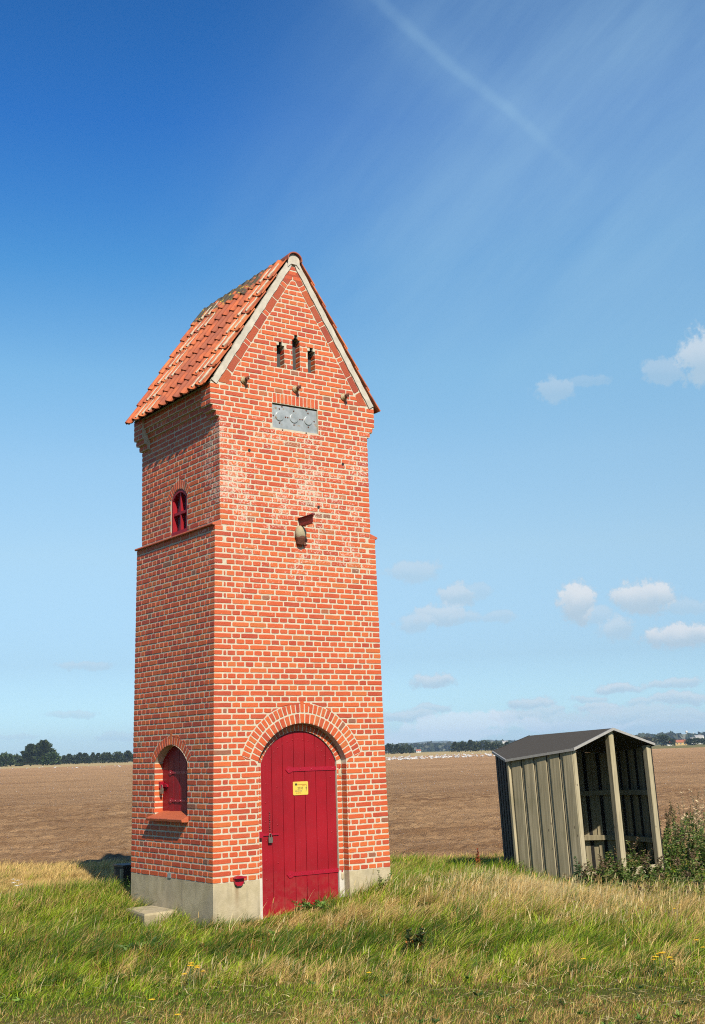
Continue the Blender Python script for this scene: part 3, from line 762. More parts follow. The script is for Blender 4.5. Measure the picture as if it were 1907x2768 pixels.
# string course
for s, nm in ((0, 'string_course'), (1, 'string_course')):
    v = MB(); n = 9
    for i in range(n):
        y0 = -.004 + (DP + .008) * i / n; y1 = -.004 + (DP + .008) * (i + 1) / n - .006
        pr = [(U0 + .012, ZL + .063), (xl(ZL) - .036, ZL + .022), (xl(ZL) - .040, ZL + .006), (xl(ZL) - .034, ZL - .003), (U0 + .012, ZL - .003)]
        v.prism(pr, (lambda a, b, d: (a, d, b)) if s == 0 else (lambda a, b, d: (W - a, d, b)), y0, y1)
    v.prism([(U0 + .012, ZL + .055), (xl(ZL) - .028, ZL + .018), (xl(ZL) - .028, ZL + .002), (U0 + .012, ZL + .002)], (lambda a, b, d: (a, d, b)) if s == 0 else (lambda a, b, d: (W - a, d, b)), -.001, DP + .001, 1)
    v.build(nm, [simple('dressed_brick', (.60, .125, .045), .6, .2, 40, .002), M_MORTAR], tower)

# roof --------------------------------------------------------------
M_BED = simple('bedding_mortar', (.55, .47, .36), .9, .2, 30, .003)
UX, UZ = 1 / math.hypot(1, SLOPE), SLOPE / math.hypot(1, SLOPE)
E0 = np.array([-.055, 5.775])                     # underside of the tiles at the eaves
YF, YBK = -.028, 2.142
for side in (0, 1):
    tl = MB(); mo = MB(); ncol = 11; pit = (YBK - YF) / ncol; rows = 7; exp = .306
    def rp(s, y, n_):
        x = E0[0] + UX * s - UZ * n_; z = E0[1] + UZ * s + UX * n_
        return (x if not side else W - x, y, z)
    for c in range(ncol):
        for r in range(rows):
            y0 = YF + c * pit; s0 = r * exp - .03 + random.uniform(-.004, .004); Ln = min(.37, 2.19 - s0)
            prof = []; m_ = 12
            for i in range(m_ + 1):
                t_ = i / m_ * 1.12
                hgt = (-.016 * math.sin(math.pi * t_ / .70)) if t_ < .70 else .034 * math.sin(math.pi * (t_ - .70) / .42)
                prof.append((t_ * pit, hgt + .022))
            # the roll of the tile towards the back, pan towards the front
            jy = random.uniform(-.003, .003); js = random.uniform(-.003, .003)
            V = []
            for (sa, lift) in ((s0 + js, .030), (s0 + Ln, .002)):
                for th in (.015, 0):
                    for (yy, hh) in prof: V.append(rp(sa, min(y0 + jy + yy, YBK + .01), hh + lift + th - .012))
            k = m_ + 1; F = []
            for i in range(m_):
                F += [(i, i + 1, 2 * k + i + 1, 2 * k + i), (k + i, 3 * k + i, 3 * k + i + 1, k + i + 1), (i, k + i, k + i + 1, i + 1), (2 * k + i, 2 * k + i + 1, 3 * k + i + 1, 3 * k + i)]
            F += [(0, 2 * k, 3 * k, k), (m_, k + m_, 3 * k + m_, 2 * k + m_)]
            tl.add(V, F)
        # mortar bedding along the joints near both verges
        for r in range(rows):
            if c in (1, 2, 9, 10) or (c in (3, 8) and random.random() < .4):
                yy = YF + c * pit + .145 - pit; s0 = r * exp - .02
                pts = []
                for i in range(5):
                    tt = i / 4; pts.append(rp(s0 + .02 + tt * .27, yy + random.uniform(-.006, .006) - .012, .030 + .028 * (1 - tt) + random.uniform(0, .006)))
                mo.tube(pts, [.016 + random.uniform(-.004, .004) for _ in pts], 6)
            if c in (0, 1, 2, 9, 10): # lumps at the tile noses
                mo.tube([rp(r * exp - .028, YF + (c + .88) * pit - .02, .035), rp(r * exp + .0, YF + (c + .88) * pit, .05)], [.014, .018], 6)
    tl.add(mo.v, mo.f, 1); rf = tl.build('roof_slope', [M_TILE, M_BED], tower, smooth=False)
    
    # dark boarding under the tiles
    ub = MB(); ub.add([rp(.03, 0, -.012), rp(2.12, 0, -.012), rp(2.12, DP, -.012), rp(.03, DP, -.012)], [(0, 1, 2, 3)]); ub.build('roof_boarding', M_VOID, tower)
rg = MB(); fill = MB(); nrt = 6; RL = (YBK - YF + .04) / nrt
for i in range(nrt):
    y0 = YF - .035 + i * RL; y1 = y0 + RL + .04; r0_, r1_ = .112, .098; V = []; m_ = 14; zc_ = 7.605
    for (yy, ra_) in ((y0, r0_), (y1, r1_)):
        for th in (0, -.016):
            for j in range(m_ + 1):
                a = math.pi * (-.06 + 1.12 * j / m_); V.append((XC + (ra_ + th) * math.cos(a), yy, zc_ + (ra_ + th) * math.sin(a) * .92))
    k = m_ + 1; F = []
    for j in range(m_): F += [(j, j + 1, 2 * k + j + 1, 2 * k + j), (k + j, 3 * k + j, 3 * k + j + 1, k + j + 1), (j, k + j, k + j + 1, j + 1), (2 * k + j, 2 * k + j + 1, 3 * k + j + 1, 3 * k + j)]
    F += [(0, 2 * k, 3 * k, k), (m_, k + m_, 3 * k + m_, 2 * k + m_)]
    rg.add(V, F)
rg.build('ridge', M_RIDGE, tower, smooth=False)
# pale mortar verge on the gable, with the plug under the ridge
for yy0, yy1 in ((-.017, .03), (DP - .03, DP + .017)):
    vg = MB()
    for mir in (0, 1):
        n = 34; V = []
        for i in range(n + 1):
            s = i / n * (math.hypot(XC - OX0, APEX_Z - OZ0) - .005); x = OX0 + UX * s; z = OZ0 + UZ * s
            a_ = -.014 + .003 * math.sin(i * 1.7); b_ = .064 + .003 * math.sin(i * 2.3) + .003 * math.sin(i * 5.1)
            for (w_, yy) in ((a_, yy0), (b_, yy0), (b_, yy1), (a_, yy1)):
                px_ = x + UZ * w_; pz_ = z - UX * w_
                px_ = min(px_, XC) if w_ > 0 else px_
                V.append((px_ if not mir else W - px_, yy, pz_))
        F = [(0, 1, 2, 3), (4 * n, 4 * n + 3, 4 * n + 2, 4 * n + 1)]
        for i in range(n):
            for j in range(4): F.append((4 * i + j, 4 * i + (j + 1) % 4, 4 * i + 4 + (j + 1) % 4, 4 * i + 4 + j))
        vg.add(V, F)
    zc_ = 7.60
    poly = [(XC + .088 * math.cos(a) , zc_ + .085 * math.sin(a)) for a in np.linspace(0, math.pi, 12)] + [(XC - .088, zc_ - .10), (XC - .04, zc_ - .05), (XC + .04, zc_ - .05), (XC + .088, zc_ - .10)]
    vg.prism(poly, lambda a, b, d: (a, d, b), yy0 - .012 if yy0 < 1 else yy0, yy1 if yy0 < 1 else yy1 + .012)
    vg.build('verge', M_VERGE, tower)

# door --------------------------------------------------------------
def arch_panel(mb, arch, hw, zb, r, fn, d0, d1, splits, gap=.004, mi=0):
    """vertical boards filling an arched opening, one slab per board"""
    xs = [arch.c - hw] + splits + [arch.c + hw]
    for a, b in zip(xs[:-1], xs[1:]):
        a2, b2 = a + gap / 2, b - gap / 2; top = []
        for i in range(7):
            x = b2 + (a2 - b2) * i / 6; dd_ = max(r * r - (x - arch.c) ** 2, 0); top.append((x, arch.zc + math.sqrt(dd_)))
        j = random.uniform(-.0015, .0015)
        mb.prism([(a2, zb), (b2, zb)] + top, fn, d0, d1 + j, mi)
dr = MB(); fD = lambda a, b, d: (a, .150 - d, b)
sp = [.831, .983, 1.139, 1.294, 1.448, 1.600]
arch_panel(dr, DI, .532, -.62, .566, fD, -.02, .018, sp, .006)
dr.prism([(.675, -.6), (1.735, -.6)] + [(DI.c + .55 * math.cos(a), DI.zc + .55 * math.sin(a)) for a in np.linspace(.35, math.pi - .35, 14)], fD, -.03, .006)
rnd = random.Random(3)
def rivet(mb, x, z, fn=fD, d=.016, r=.011): mb.lathe([(r, 0), (r * .8, .004), (r * .3, .0065)], fn(x, z, d), np.array(fn(x, z, d + 1)) - np.array(fn(x, z, d)), 8)
for i in range(9):
    z = -.45 + i * .215
    rivet(dr, .745 + rnd.uniform(-.006, .006), z); rivet(dr, 1.662, z + .05)
    if i % 2: rivet(dr, .90, z - .04)
for i in range(13):
    a = math.radians(35 + i * 9.2); rivet(dr, DI.c + .47 * math.cos(a) , DI.zc + .47 * math.sin(a))
door = dr.build('door', M_RED, tower)
def strap(name, pts_tip, x_tip, x_end, z, fn, parent, hw=.031, sag=-.004, d=.019, knuckle=True, vert=None):
    mb = MB(); sgn = 1 if x_end > x_tip else -1
    poly = [(x_tip, z), (x_tip + sgn * .035, z - hw - .008), (x_tip + sgn * .075, z - hw - .004), (x_tip + sgn * .09, z - hw + .008), (x_end, z - hw + .008 + .0), (x_end, z + hw - .008), (x_tip + sgn * .09, z + hw - .008), (x_tip + sgn * .075, z + hw + .004), (x_tip + sgn * .035, z + hw + .008)]
    mb.prism(poly, fn, d, d + .009)
    L = abs(x_end - x_tip)
    for i in range(5): rivet(mb, x_tip + sgn * (.045 + (L - .12) * i / 4), z, fn, d + .008, .009)
    if knuckle:
        p = fn(x_end + sgn * .008, z - hw - .004, d + .010); mb.lathe([(.016, 0), (.016, .07)], p, (0, 0, 1), 10)
        q = fn(x_end + sgn * .05, z + hw - .01, d + .0); mb.box(min(p[0], q[0]) - (.01 if fn is not fD else 0), max(p[0], q[0]), min(p[1], q[1]) - .006, max(p[1], q[1]) + .01, z - hw + .004, z + hw)
    return mb.build(name, M_REDM, parent)
strap('hinge', None, 1.022, 1.772, 1.212, fD, door); strap('hinge', None, 1.012, 1.775, .013, fD, door)
for z in (1.165, -.045):
    v = MB(); v.lathe([(.014, 0), (.02, .02), (.02, .07), (.012, .085)], (1.785, .112, z - .055), (0, 0, 1), 10); v.build('hinge_pin', M_CONC, door)
v = MB(); v.prism([(.60, .470), (.908, .472), (.908, .492), (.70, .496), (.66, .520), (.60, .520)], fD, .020, .032)
v.box(.585, .655, .05, .125, .455, .525); v.build('latch', M_REDM, door)
def padlock(name, x, z, fn, parent, sc=1.0):
    mb = MB(); mb.prism([(x - .024 * sc, z - .062 * sc), (x + .024 * sc, z - .062 * sc), (x + .026 * sc, z - .02 * sc), (x + .024 * sc, z), (x - .024 * sc, z), (x - .026 * sc, z - .02 * sc)], fn, .034, .056)
    b = mb.build(name, M_STEEL, parent)
    m2 = MB(); m2.tube([fn(x + .016 * sc * math.cos(a), z + .022 * sc + .018 * sc * math.sin(a) if 0 <= a <= math.pi else z, .045) for a in [-.01] + list(np.linspace(0, math.pi, 8)) + [3.16]], .0045 * sc, 6)
    m2.build('shackle', M_STEEL, b) if b.parent is tower else m2.build('padlock_shackle', M_STEEL, parent)
    return b
padlock('padlock', .783, .452, fD, door)
v = MB()
for i in range(9):
    z = .73 - i * .026; v.lathe([(.0075, -.002), (.0105, 0), (.0075, .002)], fD(.788 + .002 * math.sin(i * 2), z, .026), (0.3 if i % 2 else 1, .4 if i % 2 else 1, 0), 8)
v.build('chain', M_DKRED, door)
# yellow notice on the door: 2033, two short worn lines, a lightning bolt
v = MB(); cx, cz, hw_, hh_ = 1.227, .990, .106, .078; cr = .014
poly = []
for (sx_, sz_, a0) in ((1, 1, 0), (-1, 1, 90), (-1, -1, 180), (1, -1, 270)):
    for i in range(4): a = math.radians(a0 + 30 * i); poly.append((cx + sx_ * (hw_ - cr) + cr * math.cos(a), cz + sz_ * (hh_ - cr) + cr * math.sin(a)))
v.prism(poly, fD, .0185, .0245)
def text(mb, s, x, z, size, mi):
    cu = bpy.data.curves.new('lettering', 'FONT'); cu.body = s; cu.size = size; cu.extrude = .0004; cu.align_x = 'CENTER'
    o = bpy.data.objects.new('lettering', cu); COL.objects.link(o); me = bpy.data.meshes.new_from_object(o)
    bpy.data.objects.remove(o); bpy.data.curves.remove(cu)
    mb.add([(x + q.co[0], .150 - .0256 - q.co[2], z + q.co[1]) for q in me.vertices], [tuple(p.vertices) for p in me.polygons], mi)
text(v, '2033', cx - .005, cz - .012, .040, 1)
text(v, 'BRUM 09', cx - .030, cz - .040, .024, 3); text(v, 'N 0775', cx - .030, cz - .064, .024, 2)
v.prism([(cx + .082, cz + .03), (cx + .068, cz - .004), (cx + .080, cz - .002), (cx + .073, cz - .042), (cx + .077, cz - .042), (cx + .088, cz + .008), (cx + .077, cz + .006), (cx + .087, cz + .03)], fD, .0246, .0256, 1)
v.box(cx - .078, cx - .05, .150 - .0256, .150 - .0246, cz + .034, cz + .058, 1)
v.box(cx - .048, cx + .085, .150 - .0256, .150 - .0246, cz + .038, cz + .046, 2); v.box(cx + .02, cx + .06, .150 - .0256, .150 - .0246, cz + .026, cz + .031, 2)
v.build('notice', [M_YEL, M_BLK, M_ORP, M_GRP], door)


# shutter, sill -------------------------------------------------------
XS = .092
fS = lambda a, b, d: (XS - d, a, b)
sh = MB(); arch_panel(sh, SHUT, .428, .745, .549, fS, -.03, .0, [.86, 1.043, 1.186, 1.33], .007)
shut = sh.build('shutter', M_RED, tower)
for z in (1.215, .885):
    strap('hinge', None, 1.31, .665, z, fS, shut, .022, d=.001, knuckle=False)
v = MB(); v.prism([(1.33, 1.045), (1.50, 1.045), (1.50, 1.085), (1.42, 1.09), (1.33, 1.07)], fS, .002, .02)
v.box(XS - .055, XS - .01, 1.44, 1.50, 1.03, 1.11); v.build('latch', M_REDM, shut)
padlock('padlock', 1.425, 1.030, fS, shut, 1.05)
sl = MB(); n = 8
for i in range(n):
    y0 = .590 + (1.530 - .590) * i / n; y1 = y0 + (1.530 - .590) / n - .005
    pr = [(XS + .01, .765), (xl(.7) - .092, .688), (xl(.7) - .096, .680), (xl(.7) - .090, .655), (xl(.7) - .02, .652), (XS + .01, .70)]
    jj = random.uniform(-.002, .002)
    sl.prism([(a, b + jj) for a, b in pr], lambda a, b, d: (a, d, b), max(y0, .590), y1)
sl.build('sill', simple('sill_brick', (.56, .13, .05), .6, .2, 40, .002), tower)
# upper window -------------------------------------------------------
XW = U0 + .006
fWn = lambda a, b, d: (XW - d, a, b)
fr = MB()
def arch_ring(mb, arch, r0, r1, hw0, hw1, z0, fn, d0, d1):
    po_ = [(arch.c - hw1, z0)] + [(arch.c - r1 * math.cos(a), arch.zc + r1 * math.sin(a)) for a in np.linspace(math.acos(hw1 / r1), math.pi - math.acos(hw1 / r1), 15)] + [(arch.c + hw1, z0)]
    pi2 = [(arch.c - hw0, z0)] + [(arch.c - r0 * math.cos(a), arch.zc + r0 * math.sin(a)) for a in np.linspace(math.acos(hw0 / r0), math.pi - math.acos(hw0 / r0), 15)] + [(arch.c + hw0, z0)]
    for i in range(len(po_) - 1): mb.prism([po_[i], po_[i + 1], pi2[i + 1], pi2[i]], fn, d0, d1)
arch_ring(fr, WIN, .228, .266, .182, .218, 4.130, fWn, -.09, .0)
fr.prism([(WIN.c - .217, 4.128), (WIN.c + .217, 4.128), (WIN.c + .217, 4.172), (WIN.c - .217, 4.172)], fWn, -.09, .006)
frame = fr.build('window_frame', M_RED, tower)
v = MB(); v.prism([(WIN.c - .183, 4.382), (WIN.c + .183, 4.382), (WIN.c + .183, 4.416), (WIN.c - .183, 4.416)], fWn, -.085, -.012)
v.prism([(WIN.c - .017, 4.172), (WIN.c + .017, 4.172), (WIN.c + .017, 4.665), (WIN.c - .017, 4.665)], fWn, -.083, -.014); v.build('glazing_bar', M_RED, frame)
v = MB(); v.prism([(WIN.c - .183, 4.17), (WIN.c + .183, 4.17), (WIN.c + .183, 4.60), (WIN.c + .1, 4.655), (WIN.c, 4.668), (WIN.c - .1, 4.655), (WIN.c - .183, 4.60)], fWn, -.075, -.07); v.build('pane', M_GLASS, frame)
# plate with three covers --------------------------------------------
v = MB(); v.box(PLATE.c - PLATE.hw + .004, PLATE.c + PLATE.hw - .004, .018, .03, PLATE.z0 + .004, PLATE.z1 - .018)
plate = v.build('metal_plate', M_ZINC, tower)
for x in (.961, 1.173, 1.386):
    v = MB(); v.lathe([(.060, 0), (.060, .008), (.055, .011)], (x, .018, 5.512), (0, -1, 0), 28); v.build('round_cover', M_ZINC, plate)
BO = [(x + dx, .018, 5.512 + dz) for x in (.961, 1.173, 1.386) for dx, dz in ((-.09, 0), (.09, 0), (0, .095), (0, -.085))] + [(1.0, .018, 5.64), (1.36, .018, 5.64), (.99, -.001, 5.335), (1.34, -.001, 5.34)]
for p_ in BO:
    v = MB(); v.lathe([(.010, 0), (.008, .008)], p_, (0, -1, 0), 8); v.build('bolt', M_RUST, plate)
# three old line fittings --------------------------------------------
def fitting(x, z):
    v = MB(); v.lathe([(.040, -.01), (.050, .006), (.046, .016), (.030, .020), (.028, .05)], (x, -.004, z), (0.05, -1, 0), 14)
    o = v.build('line_fitting', M_PORC, tower, smooth=True)
    r = MB(); r.tube([(x, -.03, z), (x + .01, -.09, z + .004)], [.022, .026], 10); r.tube([(x + .01, -.09, z + .004), (x + .02, -.105, z + .028)], [.010, .007], 6)
    r.tube([(x + .01, -.05, z - .02), (x + .012, -.055, z - .075)], [.006, .004], 5); r.build('iron_stub', M_RUST, o)
for x, z in ((.445, 5.893), (1.190, 5.890), (1.925, 5.893)): fitting(x, z)
# iron bracket over a lump of concrete with a hole ---------------------
v = MB(); bx0 = 1.205; z0 = 4.185
v.box(bx0 - .003, bx0 + .003, -.31, .0, z0 - .05, z0 + .045); v.box(bx0 - .024, bx0 + .024, -.315, .0, z0 + .045, z0 + .052); v.box(bx0 - .024, bx0 + .024, -.28, .0, z0 - .056, z0 - .05)
v.lathe([(.0, -.02), (.018, -.014), (.022, 0), (.018, .014), (.0, .02)], (bx0, -.32, z0 + .05), (0, 0, 1), 12)
v.build('iron_bracket', M_DKRED, tower)
v = MB(); prof = []
n1, n2 = 12, 18; V = []; F = []
for i in range(n1 + 1):
    th = math.pi * i / n1
    for j in range(n2):
        ph = 2 * math.pi * j / n2; r_ = 1 + .06 * math.sin(3 * ph + 2 * th)
        V.append((1.193 + .070 * r_ * math.sin(th) * math.cos(ph), -.045 + .075 * r_ * math.sin(th) * math.sin(ph), 4.045 + .095 * math.cos(th)))
for i in range(n1):
    for j in range(n2): F.append((i * n2 + j, i * n2 + (j + 1) % n2, (i + 1) * n2 + (j + 1) % n2, (i + 1) * n2 + j))
v.add(V, F); lump = v.build('concrete_lump', M_CONC, tower, smooth=True)
v = MB(); v.lathe([(.058, 0), (.062, .03), (.05, .11)], (1.197, -.055, 4.02), (.03, .3, -1), 16); v.tube([(1.25, -.03, 3.97), (1.255, -.04, 3.90)], [.02, .016], 8); v.build('pipe_mouth', M_RUST, lump)
# little red hood near the door ---------------------------------------
v = MB(); pr = [(-.058, 0), (.058, 0), (.060, -.03), (.050, -.065), (.025, -.085), (-.025, -.085), (-.050, -.065), (-.060, -.03)]
v.prism([(.285 + a, .045 + b) for a, b in pr], fF, .0, .035); v.prism([(.285 - .066, .045), (.285 + .066, .045), (.285 + .05, .062), (.285, .072), (.285 - .05, .062)], fF, .0, .085)
v.build('hood', M_REDM, tower)

# ------------------------------------------------------------------ ground
FN = np.array([.66, .75]); FE = 9.35          # edge of the ploughed field
def fieldk(x, y): return x * FN[0] + y * FN[1] + .35 * (vnoise(x, y, .8, 3) - .5) + .2 * (vnoise(x, y, 2.5, 4) - .5)
def ground_h(x, y):
    x = np.asarray(x, float); y = np.asarray(y, float)
    h = -.50 + .25 * np.exp(-((x - 2.5) ** 2 + (y + .1) ** 2) / 2.9) + .2 * np.exp(-((x + .35) ** 2 + (y - 2.7) ** 2) / 1.2)
    h = h + .05 * (vnoise(x, y, .9, 1) - .5) + .03 * (vnoise(x, y, 2.6, 2) - .5)
    return h + (-.56 - h) * sst(fieldk(x, y), FE - 1.2, FE + .3)
def soil_b(gg, p, o, far_=False):
    P = pos(gg); mp = gg.node('ShaderNodeMapping'); gg.put(mp.inputs['Vector'], P); mp.inputs['Rotation'].default_value = (0, 0, math.radians(30)); 
    mp.inputs['Scale'].default_value = (.10, 1.0, 1.0)
    st1 = gg.noise(mp.outputs[0], 1.7, 5, .6).outputs['Fac']; big = gg.noise(P, .045, 4, .55).outputs['Fac']; fi = gg.noise(P, 9.0, 6, .7).outputs['Fac']; mid = gg.noise(mp.outputs[0], .35, 4, .6).outputs['Fac']
    c = gg.mix(gg.ss(st1, .35, .68), (.43, .24, .118, 1), (.80, .50, .26, 1)); c = gg.mix(gg.m('MULTIPLY', gg.ss(big, .38, .62), .5), c, (.80, .50, .265, 1))
    c = gg.mix(gg.m('MULTIPLY', gg.ss(mid, .48, .72), .5), c, (.37, .195, .095, 1))
    c = gg.mix(gg.m('MULTIPLY', gg.ss(fi, .55, .72), .6), c, (.80, .55, .30, 1)); c = gg.mix(gg.m('MULTIPLY', gg.ss(fi, .47, .3), .6), c, (.2, .1, .05, 1))
    rot = gg.node('ShaderNodeSeparateXYZ'); mp3 = gg.node('ShaderNodeMapping'); gg.put(mp3.inputs['Vector'], P); mp3.inputs['Rotation'].default_value = (0, 0, math.radians(31)); gg.put(rot.inputs[0], mp3.outputs[0])
    ph = gg.m('ADD', gg.m('MULTIPLY', rot.outputs['Y'], 6.28 / 1.15), gg.m('MULTIPLY', gg.noise(P, .5, 3).outputs['Fac'], 6.0)); wv = gg.m('MULTIPLY', gg.ss(gg.m('SINE', ph), .2, 1.0), gg.ss(gg.noise(mp.outputs[0], .8, 4).outputs['Fac'], .4, .65))
    c = gg.mix(gg.m('MULTIPLY', wv, .38), c, (.24, .13, .07, 1))
    gg.put(p.inputs['Base Color'], c); p.inputs['Roughness'].default_value = .95; p.inputs['Specular IOR Level'].default_value = .1
    bump(gg, p, gg.m('ADD', gg.m('ADD', fi, gg.noise(P, 30.0, 4, .7).outputs['Fac']), gg.noise(P, 2.2, 4, .7).outputs['Fac']), .12)
M_SOIL = mat('ploughed_soil', soil_b)
def thatch_b(gg, p, o):
    P = pos(gg); at = gg.node('ShaderNodeAttribute', attribute_name='Col').outputs['Color']; n = gg.noise(P, 3.0, 5, .6).outputs['Fac']; n2 = gg.noise(P, 40.0, 5, .7).outputs['Fac']
    c = gg.mix(gg.m('MULTIPLY', gg.ss(n2, .42, .62), .8), at, gg.mix(1.0, at, (.35, .32, .22, 1), 'MULTIPLY')); c = gg.mix(gg.m('MULTIPLY', gg.ss(n2, .6, .72), .5), c, (.55, .40, .17, 1))
    gg.put(p.inputs['Base Color'], c); p.inputs['Roughness'].default_value = .95; p.inputs['Specular IOR Level'].default_value = .1; bump(gg, p, n2, .02)
M_THATCH = mat('matted_turf', thatch_b)
def meadow_b(gg, p, o):
    P = pos(gg); n = gg.noise(P, .01, 4, .6).outputs['Fac']; n2 = gg.noise(P, .12, 4, .6).outputs['Fac']
    c = gg.mix(gg.ss(n, .35, .65), (.13, .15, .045, 1), (.30, .24, .09, 1)); c = gg.mix(gg.m('MULTIPLY', gg.ss(n2, .5, .7), .4), c, (.36, .29, .12, 1))
    gg.put(p.inputs['Base Color'], c); p.inputs['Roughness'].default_value = .95; p.inputs['Specular IOR Level'].default_value = .1
M_MEADOW = mat('distant_meadow', meadow_b)
def stub_b(gg, p, o):
    P = pos(gg); mp = gg.node('ShaderNodeMapping'); gg.put(mp.inputs['Vector'], P); mp.inputs['Rotation'].default_value = (0, 0, math.radians(35)); mp.inputs['Scale'].default_value = (.02, 1, 1)
    n = gg.noise(mp.outputs[0], .06, 4, .6).outputs['Fac']; n2 = gg.noise(P, .5, 4, .6).outputs['Fac']
    c = gg.mix(gg.ss(n, .35, .65), (.46, .32, .12, 1), (.66, .52, .27, 1)); c = gg.mix(gg.m('MULTIPLY', gg.ss(n2, .5, .7), .4), c, (.30, .24, .08, 1))
    gg.put(p.inputs['Base Color'], c); p.inputs['Roughness'].default_value = .95; p.inputs['Specular IOR Level'].default_value = .1
M_STUB = mat('stubble', stub_b)
v = MB(); R_ = 8500; v.add([(-R_, -R_, -.66), (R_, -R_, -.66), (R_, R_, -.66), (-R_, R_, -.66)], [(0, 1, 2, 3)]); tag(v.build('ground', M_MEADOW), kind='structure')
# ploughed field: fan-shaped grid, fine near the tower and coarse far away
ss_ = [14.0]
while ss_[-1] < 520: ss_.append(ss_[-1] * (1.0055 if ss_[-1] < 60 else 1.03))
ss_ = np.array(ss_); qq_ = np.linspace(-.62, .62, 420)
S_, Q_ = np.meshgrid(ss_, qq_, indexing='ij'); farEdge = 495 + 0 * Q_
S_ = np.minimum(S_ * (1 + 0 * Q_), 1e9); S_ = 14 + (S_ - 14) * (farEdge - 14) / (ss_[-1] - 14) * 1.0
T_ = S_ * Q_
X_ = C0[0] + HD[0] * S_ + HR[0] * T_; Y_ = C0[1] + HD[1] * S_ + HR[1] * T_
fur = X_ * .5 + Y_ * .866; along = X_ * .866 - Y_ * .5
nz = (vnoise(X_, Y_, 1.1, 5) - .5) * .10 + (vnoise(X_, Y_, 4.5, 6) - .5) * .10 + (vnoise(X_, Y_, 11, 7) - .5) * .07 + (vnoise(fur, along * .12, 3.2, 8) - .5) * .10
Z_ = -.565 + nz * np.clip(45 / S_, .12, 1)
Z_ = np.where(fieldk(X_, Y_) < FE - .5, -1.2, Z_)
ni, nj = S_.shape; idx = np.arange(ni * nj).reshape(ni, nj)
Fq = np.stack([idx[:-1, :-1], idx[1:, :-1], idx[1:, 1:], idx[:-1, 1:]], -1).reshape(-1, 4)
tag(np_mesh('ploughed_field', np.stack([X_, Y_, Z_], -1).reshape(-1, 3), Fq, M_SOIL, smooth=True), kind='structure')
# pale stubble beyond it
v = MB(); pts = []
for q in np.linspace(-.7, .185, 12): pts.append((st(498, 498 * q), st(1150 + 350 * (q > 0), (1150 + 350 * (q > 0)) * q)))
for (a, b), (c, d) in zip(pts[:-1], pts[1:]): v.add([(*a, -.58), (*c, -.58), (*d, -.58), (*b, -.58)], [(0, 1, 2, 3)])
tag(v.build('stubble_field', M_STUB), kind='structure')

# ------------------------------------------------------------------ grass and weeds
def in_things(x, y):
    a = (x > -.06) & (x < 2.45) & (y > .02) & (y < DP + .02)
    a |= (x > .62) & (x < 1.76) & (y > -.0) & (y < .2)
    b = (x > -.42) & (x < .0) & (y > .84) & (y < 1.52)
    r = np.array([math.cos(1.445), math.sin(1.445)]); u = (x - 6.2) * r[0] + (y + .27) * r[1]; w = -(x - 6.2) * r[1] + (y + .27) * r[0]
    c = (u > .08) & (u < 2.1) & (np.abs(w) < np.where(u < 1.26, .69 + .2 * u, .93 - .43 * (u - 1.26)))
    return a | b | c
def blades(x, y, z0, h, w, lean, leandir, col, curl=None):
    """arrays of grass blades: three-segment tapering strips"""
    n = len(x); yaw = RNG.random(n) * 2 * np.pi
    wx, wy = np.cos(yaw) * w / 2, np.sin(yaw) * w / 2
    lx, ly = np.cos(leandir) * lean, np.sin(leandir) * lean
    V = np.zeros((n, 7, 3)); f = [0, .38, .74, 1.0]
    for i, t in enumerate(f):
        bend = t ** 1.8; zz = z0 + h * (t - .25 * np.minimum(lean / np.maximum(h, 1e-3), 1.6) * bend * .8)
        cx_ = x + lx * bend; cy_ = y + ly * bend; ws = [1, .95, .62, 0][i]
        if i < 3:
            V[:, 2 * i, 0] = cx_ - wx * ws; V[:, 2 * i, 1] = cy_ - wy * ws; V[:, 2 * i, 2] = zz
            V[:, 2 * i + 1, 0] = cx_ + wx * ws; V[:, 2 * i + 1, 1] = cy_ + wy * ws; V[:, 2 * i + 1, 2] = zz
        else: V[:, 6, 0] = cx_; V[:, 6, 1] = cy_; V[:, 6, 2] = zz
    b = (np.arange(n) * 7)[:, None, None]
    tri = np.array([[0, 1, 3], [0, 3, 2], [2, 3, 5], [2, 5, 4], [4, 5, 6]])[None]
    F = (b + tri).reshape(-1, 3); C_ = np.repeat(col[:, None, :], 7, 1)
    C_ = C_ * np.array([1, 1, 1, 1, 1, 1, 1.0])[None, :, None]
    return V.reshape(-1, 3), F, C_.reshape(-1, 3)
WIND = math.atan2(HR[1], HR[0])
GREEN = np.array([.13, .25, .008]); LIME = np.array([.38, .50, .025]); DARKG = np.array([.055, .12, .008]); STRAW = np.array([.78, .54, .20]); PALE = np.array([.88, .73, .38]); BROWN = np.array([.34, .18, .055]); OLIVE = np.array([.26, .25, .03])
def gauss(q, s, q0, s0, wq, ws): return np.exp(-((q - q0) / wq) ** 2 - ((s - s0) / ws) ** 2)
